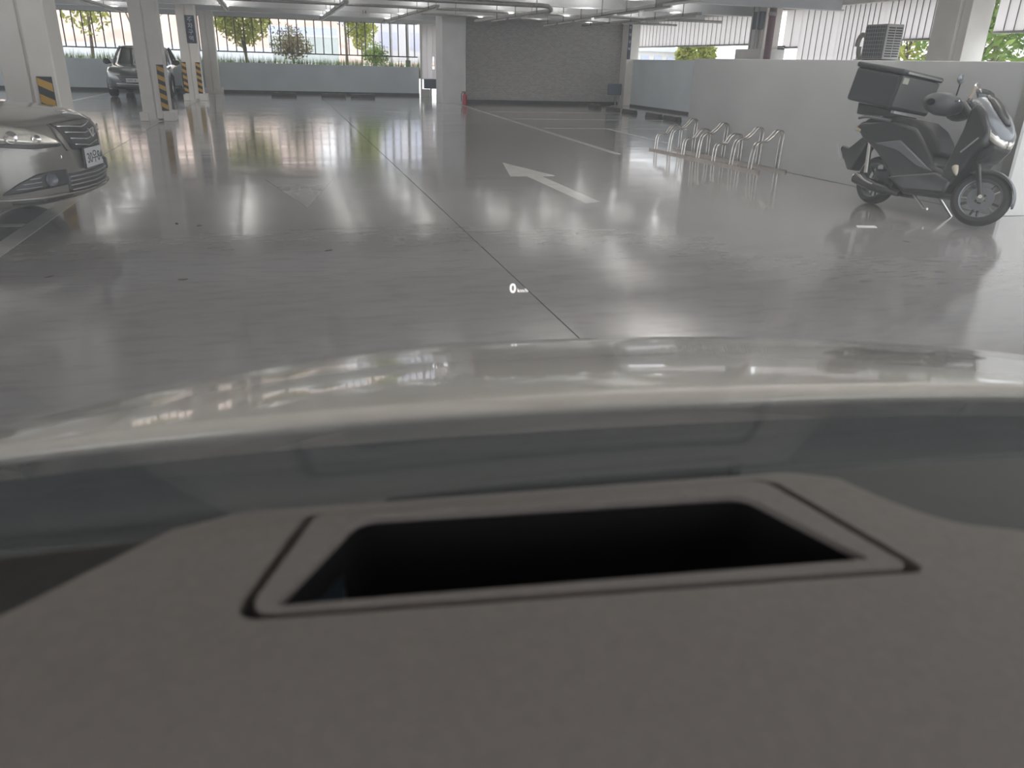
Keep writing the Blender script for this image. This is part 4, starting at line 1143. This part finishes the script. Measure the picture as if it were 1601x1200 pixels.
# fenders and nose below the hood edge
edge = [r_[0] for r_ in rows] + rows[-1][1:-1] + [r_[-1] for r_ in reversed(rows)]
rows2 = []
for (dz, ds) in ((0.006, 0.0), (-0.03, 0.03), (-0.12, 0.07), (-0.3, 0.10), (-0.5, 0.09), (-0.66, 0.05)):
    row = []
    for p in edge:
        v = Vector((p[0]-XC, (p[1]-0.6)*0.9)); v.normalize() if v.length > 0 else None
        row.append((p[0]+v.x*ds, p[1]+max(0, v.y)*ds, max(p[2]+dz, 0.2)))
    rows2.append(row)
MB().grid(rows2).build('fender', SILVER, own, smooth=True, solid=0.01, angle=60)
for sd in (-1, 1):
    m = Matrix.Translation((XC+sd*0.78, 1.02, 0.33)) @ Matrix.Rotation(math.pi/2, 4, 'Y')
    MB().lathe([(0.21, -0.1), (0.30, -0.105), (0.33, -0.06), (0.33, 0.06), (0.30, 0.105), (0.21, 0.1), (0, 0.08)], 28, m).build('tyre', RUBBER, own, smooth=True)
# cowl
GLOSSB = mat('gloss_black_cowl', (0.008, 0.009, 0.011), 0.14, var=0.15, scale=6, coat=0.3)
rows = []
for q in (0, 0.15, 0.35, 0.55, 0.75, 0.9, 1.0):
    row = []
    for j in range(41):
        x = XC + 0.98*(j-20)/20
        ya = min(hood_rear(x), 0.64) + 0.01; yb = 0.455 - 0.06*(x-0.25)**2
        za = hood_z(max(XC-0.92, min(XC+0.92, x)), 0) - 0.012; zb = 0.982
        y = ya+(yb-ya)*q
        z = za+(zb-za)*q - 0.022*math.sin(math.pi*q) - 0.02*(1-q)
        row.append((x, y, z))
    rows.append(row)
MB().grid(rows).build('cowl', GLOSSB, own, smooth=True, solid=0.004, angle=80)
# dashboard
DASH = mat('dash_vinyl', (0.19, 0.17, 0.154), 0.55, var=0.06, scale=160, bump=0.0004)
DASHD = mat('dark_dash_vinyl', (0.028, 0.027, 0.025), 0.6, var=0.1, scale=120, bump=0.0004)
HUDB = mat('hud_bezel_vinyl', (0.19, 0.17, 0.156), 0.6, var=0.06, scale=160)
def roundpoly(P, r, n=5):
    out = []
    N = len(P)
    rr = r if isinstance(r, (list, tuple)) else [r]*N
    for i in range(N):
        p = Vector(P[i]); a = (Vector(P[i-1])-p); b = (Vector(P[(i+1) % N])-p)
        k = min(rr[i], a.length*0.45, b.length*0.45)
        p0 = p + a.normalized()*k; p2 = p + b.normalized()*k
        for j in range(n+1):
            t = j/n
            out.append((p0*(1-t)**2 + p*2*t*(1-t) + p2*t*t))
    return out
def dash_z(x, y):
    return 1.03 - 0.40*max(0, y-0.40) - 1.4*max(0, 0.295-y)**2 - 0.02*abs(x-0.1)**2
def holed(name, outer, holes, m, zf, parent, depth=0.02, inner_wall=None):
    bm = bmesh.new()
    loops = []
    for P in [outer]+holes:
        vs = [bm.verts.new((p[0], p[1], 0)) for p in P]
        loops.append(vs)
        for i in range(len(vs)):
            bm.edges.new((vs[i], vs[(i+1) % len(vs)]))
    bmesh.ops.triangle_fill(bm, edges=bm.edges, use_beauty=True, use_dissolve=False)
    for yy in [0.02*i for i in range(-2, 22)]:
        bmesh.ops.bisect_plane(bm, geom=bm.verts[:]+bm.edges[:]+bm.faces[:], plane_co=(0, yy+0.0007, 0), plane_no=(0, 1, 0))
    top = list(bm.faces)
    for v in bm.verts:
        v.co.z = zf(v.co.x, v.co.y)
    ret = bmesh.ops.extrude_face_region(bm, geom=top)
    for v in [g for g in ret['geom'] if isinstance(g, bmesh.types.BMVert)]:
        v.co.z -= depth
    bmesh.ops.recalc_face_normals(bm, faces=bm.faces)
    me = bpy.data.meshes.new(name); bm.to_mesh(me); bm.free()
    me.shade_smooth(); me.set_sharp_from_angle(angle=math.radians(40))
    me.materials.append(m)
    o = bpy.data.objects.new(name, me); COL.objects.link(o); o.parent = parent
    return o
HO = [(-0.073, 0.3135), (0.298, 0.298), (0.256, 0.4165), (-0.040, 0.4100)]
HI = [(-0.052, 0.3215), (0.270, 0.3130), (0.231, 0.3890), (-0.010, 0.3960)]
hole_out = roundpoly(HO, [0.018, 0.012, 0.006, 0.006])
ctr = Vector((0.11, 0.36))
HB = [(HO[0][0]+0.0075, HO[0][1]+0.0045), (HO[1][0]-0.009, HO[1][1]+0.0045), (HO[2][0]-0.0065, HO[2][1]-0.004), (HO[3][0]+0.0065, HO[3][1]-0.004)]
bez_out = roundpoly(HB, [0.016, 0.010, 0.005, 0.005])
hole_in = roundpoly(HI, [0.004, 0.004, 0.012, 0.012])
# main pad: cut away at the left shadow edge and around the right recess
pad = [(-0.50, -0.05), (1.16, -0.05), (1.16, 0.325), (0.62, 0.300), (0.44, 0.312), (0.383, 0.326), (0.345, 0.341), (0.325, 0.364), (0.308, 0.395), (0.300, 0.415), (0.292, 0.437), (-0.085, 0.437), (-0.098, 0.418), (-0.182, 0.333), (-0.30, 0.25), (-0.50, 0.15)]
pad_s = roundpoly(pad, [0.02]*len(pad), 4)
dp = holed('dash_pad', pad_s, [hole_out], DASH, dash_z, own, 0.03)
md = dp.modifiers.new('bevel', 'BEVEL'); md.width = 0.004; md.segments = 3; md.limit_method = 'ANGLE'; md.angle_limit = math.radians(50)
hb_ = holed('hud_bezel', bez_out, [hole_in], HUDB, lambda x, y: dash_z(x, y)+0.0005, own, 0.005)
md = hb_.modifiers.new('bevel', 'BEVEL'); md.width = 0.0012; md.segments = 2; md.limit_method = 'ANGLE'; md.angle_limit = math.radians(50)
VOID = mat('black_felt', (0.002, 0.002, 0.002), 0.95, var=0.1, scale=50)
rows = []
for (zz, k) in ((0.0, 1.03), (-0.05, 1.0), (-0.16, 0.9)):
    rows.append([(ctr.x+(p.x-ctr.x)*k, ctr.y+(p.y-ctr.y)*k, dash_z(p.x, p.y)-0.006+zz) for p in hole_in])
sh = MB().grid(rows, closed=True)
n = len(hole_in); sh.f.append(tuple(2*n+i for i in range(n)))
sh.build('hud_shaft', VOID, hb_)
MB().add([(-0.050, 0.323, 1.004), (-0.020, 0.323, 1.004), (-0.020, 0.392, 0.998), (-0.024, 0.394, 0.998)], [(0, 1, 2, 3)]).build('hud_glass', mat('hud_mirror_glass', (0.03, 0.04, 0.05), 0.2, var=0.1, scale=8), hb_, solid=0.003)
# left panel's dark colour imitates shade on the dash; right is a recess
MB().add([(-0.50, 0.46, 0.985), (-0.02, 0.46, 0.985), (-0.02, 0.30, 1.0), (-0.50, 0.05, 1.0)], [(0, 1, 2, 3)]).build('shade_and_recess_panel', DASHD, own, solid=0.02)
RECESS = mat('dark_green_recess', (0.045, 0.050, 0.048), 0.5, var=0.1, scale=60)
MB().add([(0.262, 0.46, 0.985), (1.16, 0.44, 0.985), (1.16, 0.25, 1.0), (0.29, 0.25, 1.0)], [(0, 1, 2, 3)]).build('shade_and_recess_panel', RECESS, own, solid=0.02)
lp = [(0.62, 0.302), (0.44, 0.3145), (0.383, 0.3290), (0.345, 0.3445), (0.326, 0.367), (0.310, 0.398)]
MB().tube(smoothpath([(x, y+0.004, dash_z(x, y)-0.006) for x, y in lp], 5), 0.003, 6).build('recess_lip', HUDB, own, smooth=True)
# lower cabin body under the dash so that nothing shows through
MB().box(-0.48, 1.14, -0.05, 0.42, 0.30, 0.80).build('dash_core', DASHD, own)
# windshield
rows = []
for q in range(13):
    row = []
    for j in range(25):
        x = XC + 0.80*(j-12)/12*(1-0.12*q/12)
        y = 0.470 - 0.08*(x-0.25)**2 - 0.46*q/12
        z = 0.990 + 0.435*q/12 + 0.02*math.sin(math.pi*q/12)
        row.append((x, y, z))
    rows.append(row)
ws = MB().grid(rows).build('windshield', GLASS, own, smooth=True, solid=0.004, angle=80)
# cabin roof and pillars behind the glass, out of view, added to shade the dash
LINER = mat('headliner_cloth', (0.10, 0.095, 0.09), 0.9, var=0.05, scale=80)
rows = []
for i in range(9):
    q = i/8
    rows.append([(XC+0.66*(j-6)/6, 0.015-0.06*((j-6)/6)**2-1.7*q, 1.435+0.14*math.sin(math.pi*min(1, q*1.2+0.0))**0.8*(1 if q < 0.8 else 0.9)-0.03*((j-6)/6)**4) for j in range(13)])
MB().grid(rows).build('roof', LINER, own, smooth=True, solid=-0.03, angle=80)
for sd in (-1, 1):
    MB().tube(smoothpath([(XC+sd*0.84, 0.42, 0.97), (XC+sd*0.78, 0.20, 1.22), (XC+sd*0.70, -0.03, 1.43)], 6), 0.035, 8).build('pillar', LINER, own, smooth=True)
for sx in (-0.02, 0.72):  # unseen seats, added to block light coming from behind
    st_ = MB().prism([(-0.62, 0.40), (-0.50, 0.40), (-0.66, 1.12), (-0.76, 1.12)], sx-0.25, sx+0.25, 'x').build('seat_back', DASHD, own, bevel=0.04, seg=3)
    MB().prism([(-0.70, 1.16), (-0.62, 1.16), (-0.66, 1.36), (-0.74, 1.36)], sx-0.13, sx+0.13, 'x').build('headrest', DASHD, st_, bevel=0.03, seg=3)
    MB().box(sx-0.25, sx+0.25, -0.55, -0.08, 0.34, 0.48).build('seat_cushion', DASHD, own, bevel=0.04, seg=3)
for sd in (-1, 1):
    MB().box(XC+sd*0.86-0.03, XC+sd*0.86+0.03, -1.0, 0.42, 0.25, 0.98).build('door', SILVER, own, bevel=0.02)
# head-up readout: its image stands over the hood
HUDM = mat('readout_light', (1.0, 0.93, 0.90), 0.5, var=0.0, emit=0.7)
rd = (_f + _r2*((797-800.5)/FPX) + _u2*((600-457)/FPX))
pos = Vector((0, 0, EYE)) + rd*2.0
inv = Matrix.Rotation(AZ, 4, 'Z')
fmx = inv @ frame_m(pos, _r2, _u2)
k = 2.0/FPX
t0 = text('readout_digit', '0', 19.5*k, HUDM, own, fmx, 0.0003, 0.5*k)
t1 = text('readout_unit', 'km/h', 8.4*k, HUDM, t0, Matrix.Translation((11.8*k, 0.4*k, 0)), 0.0003, 0.0)
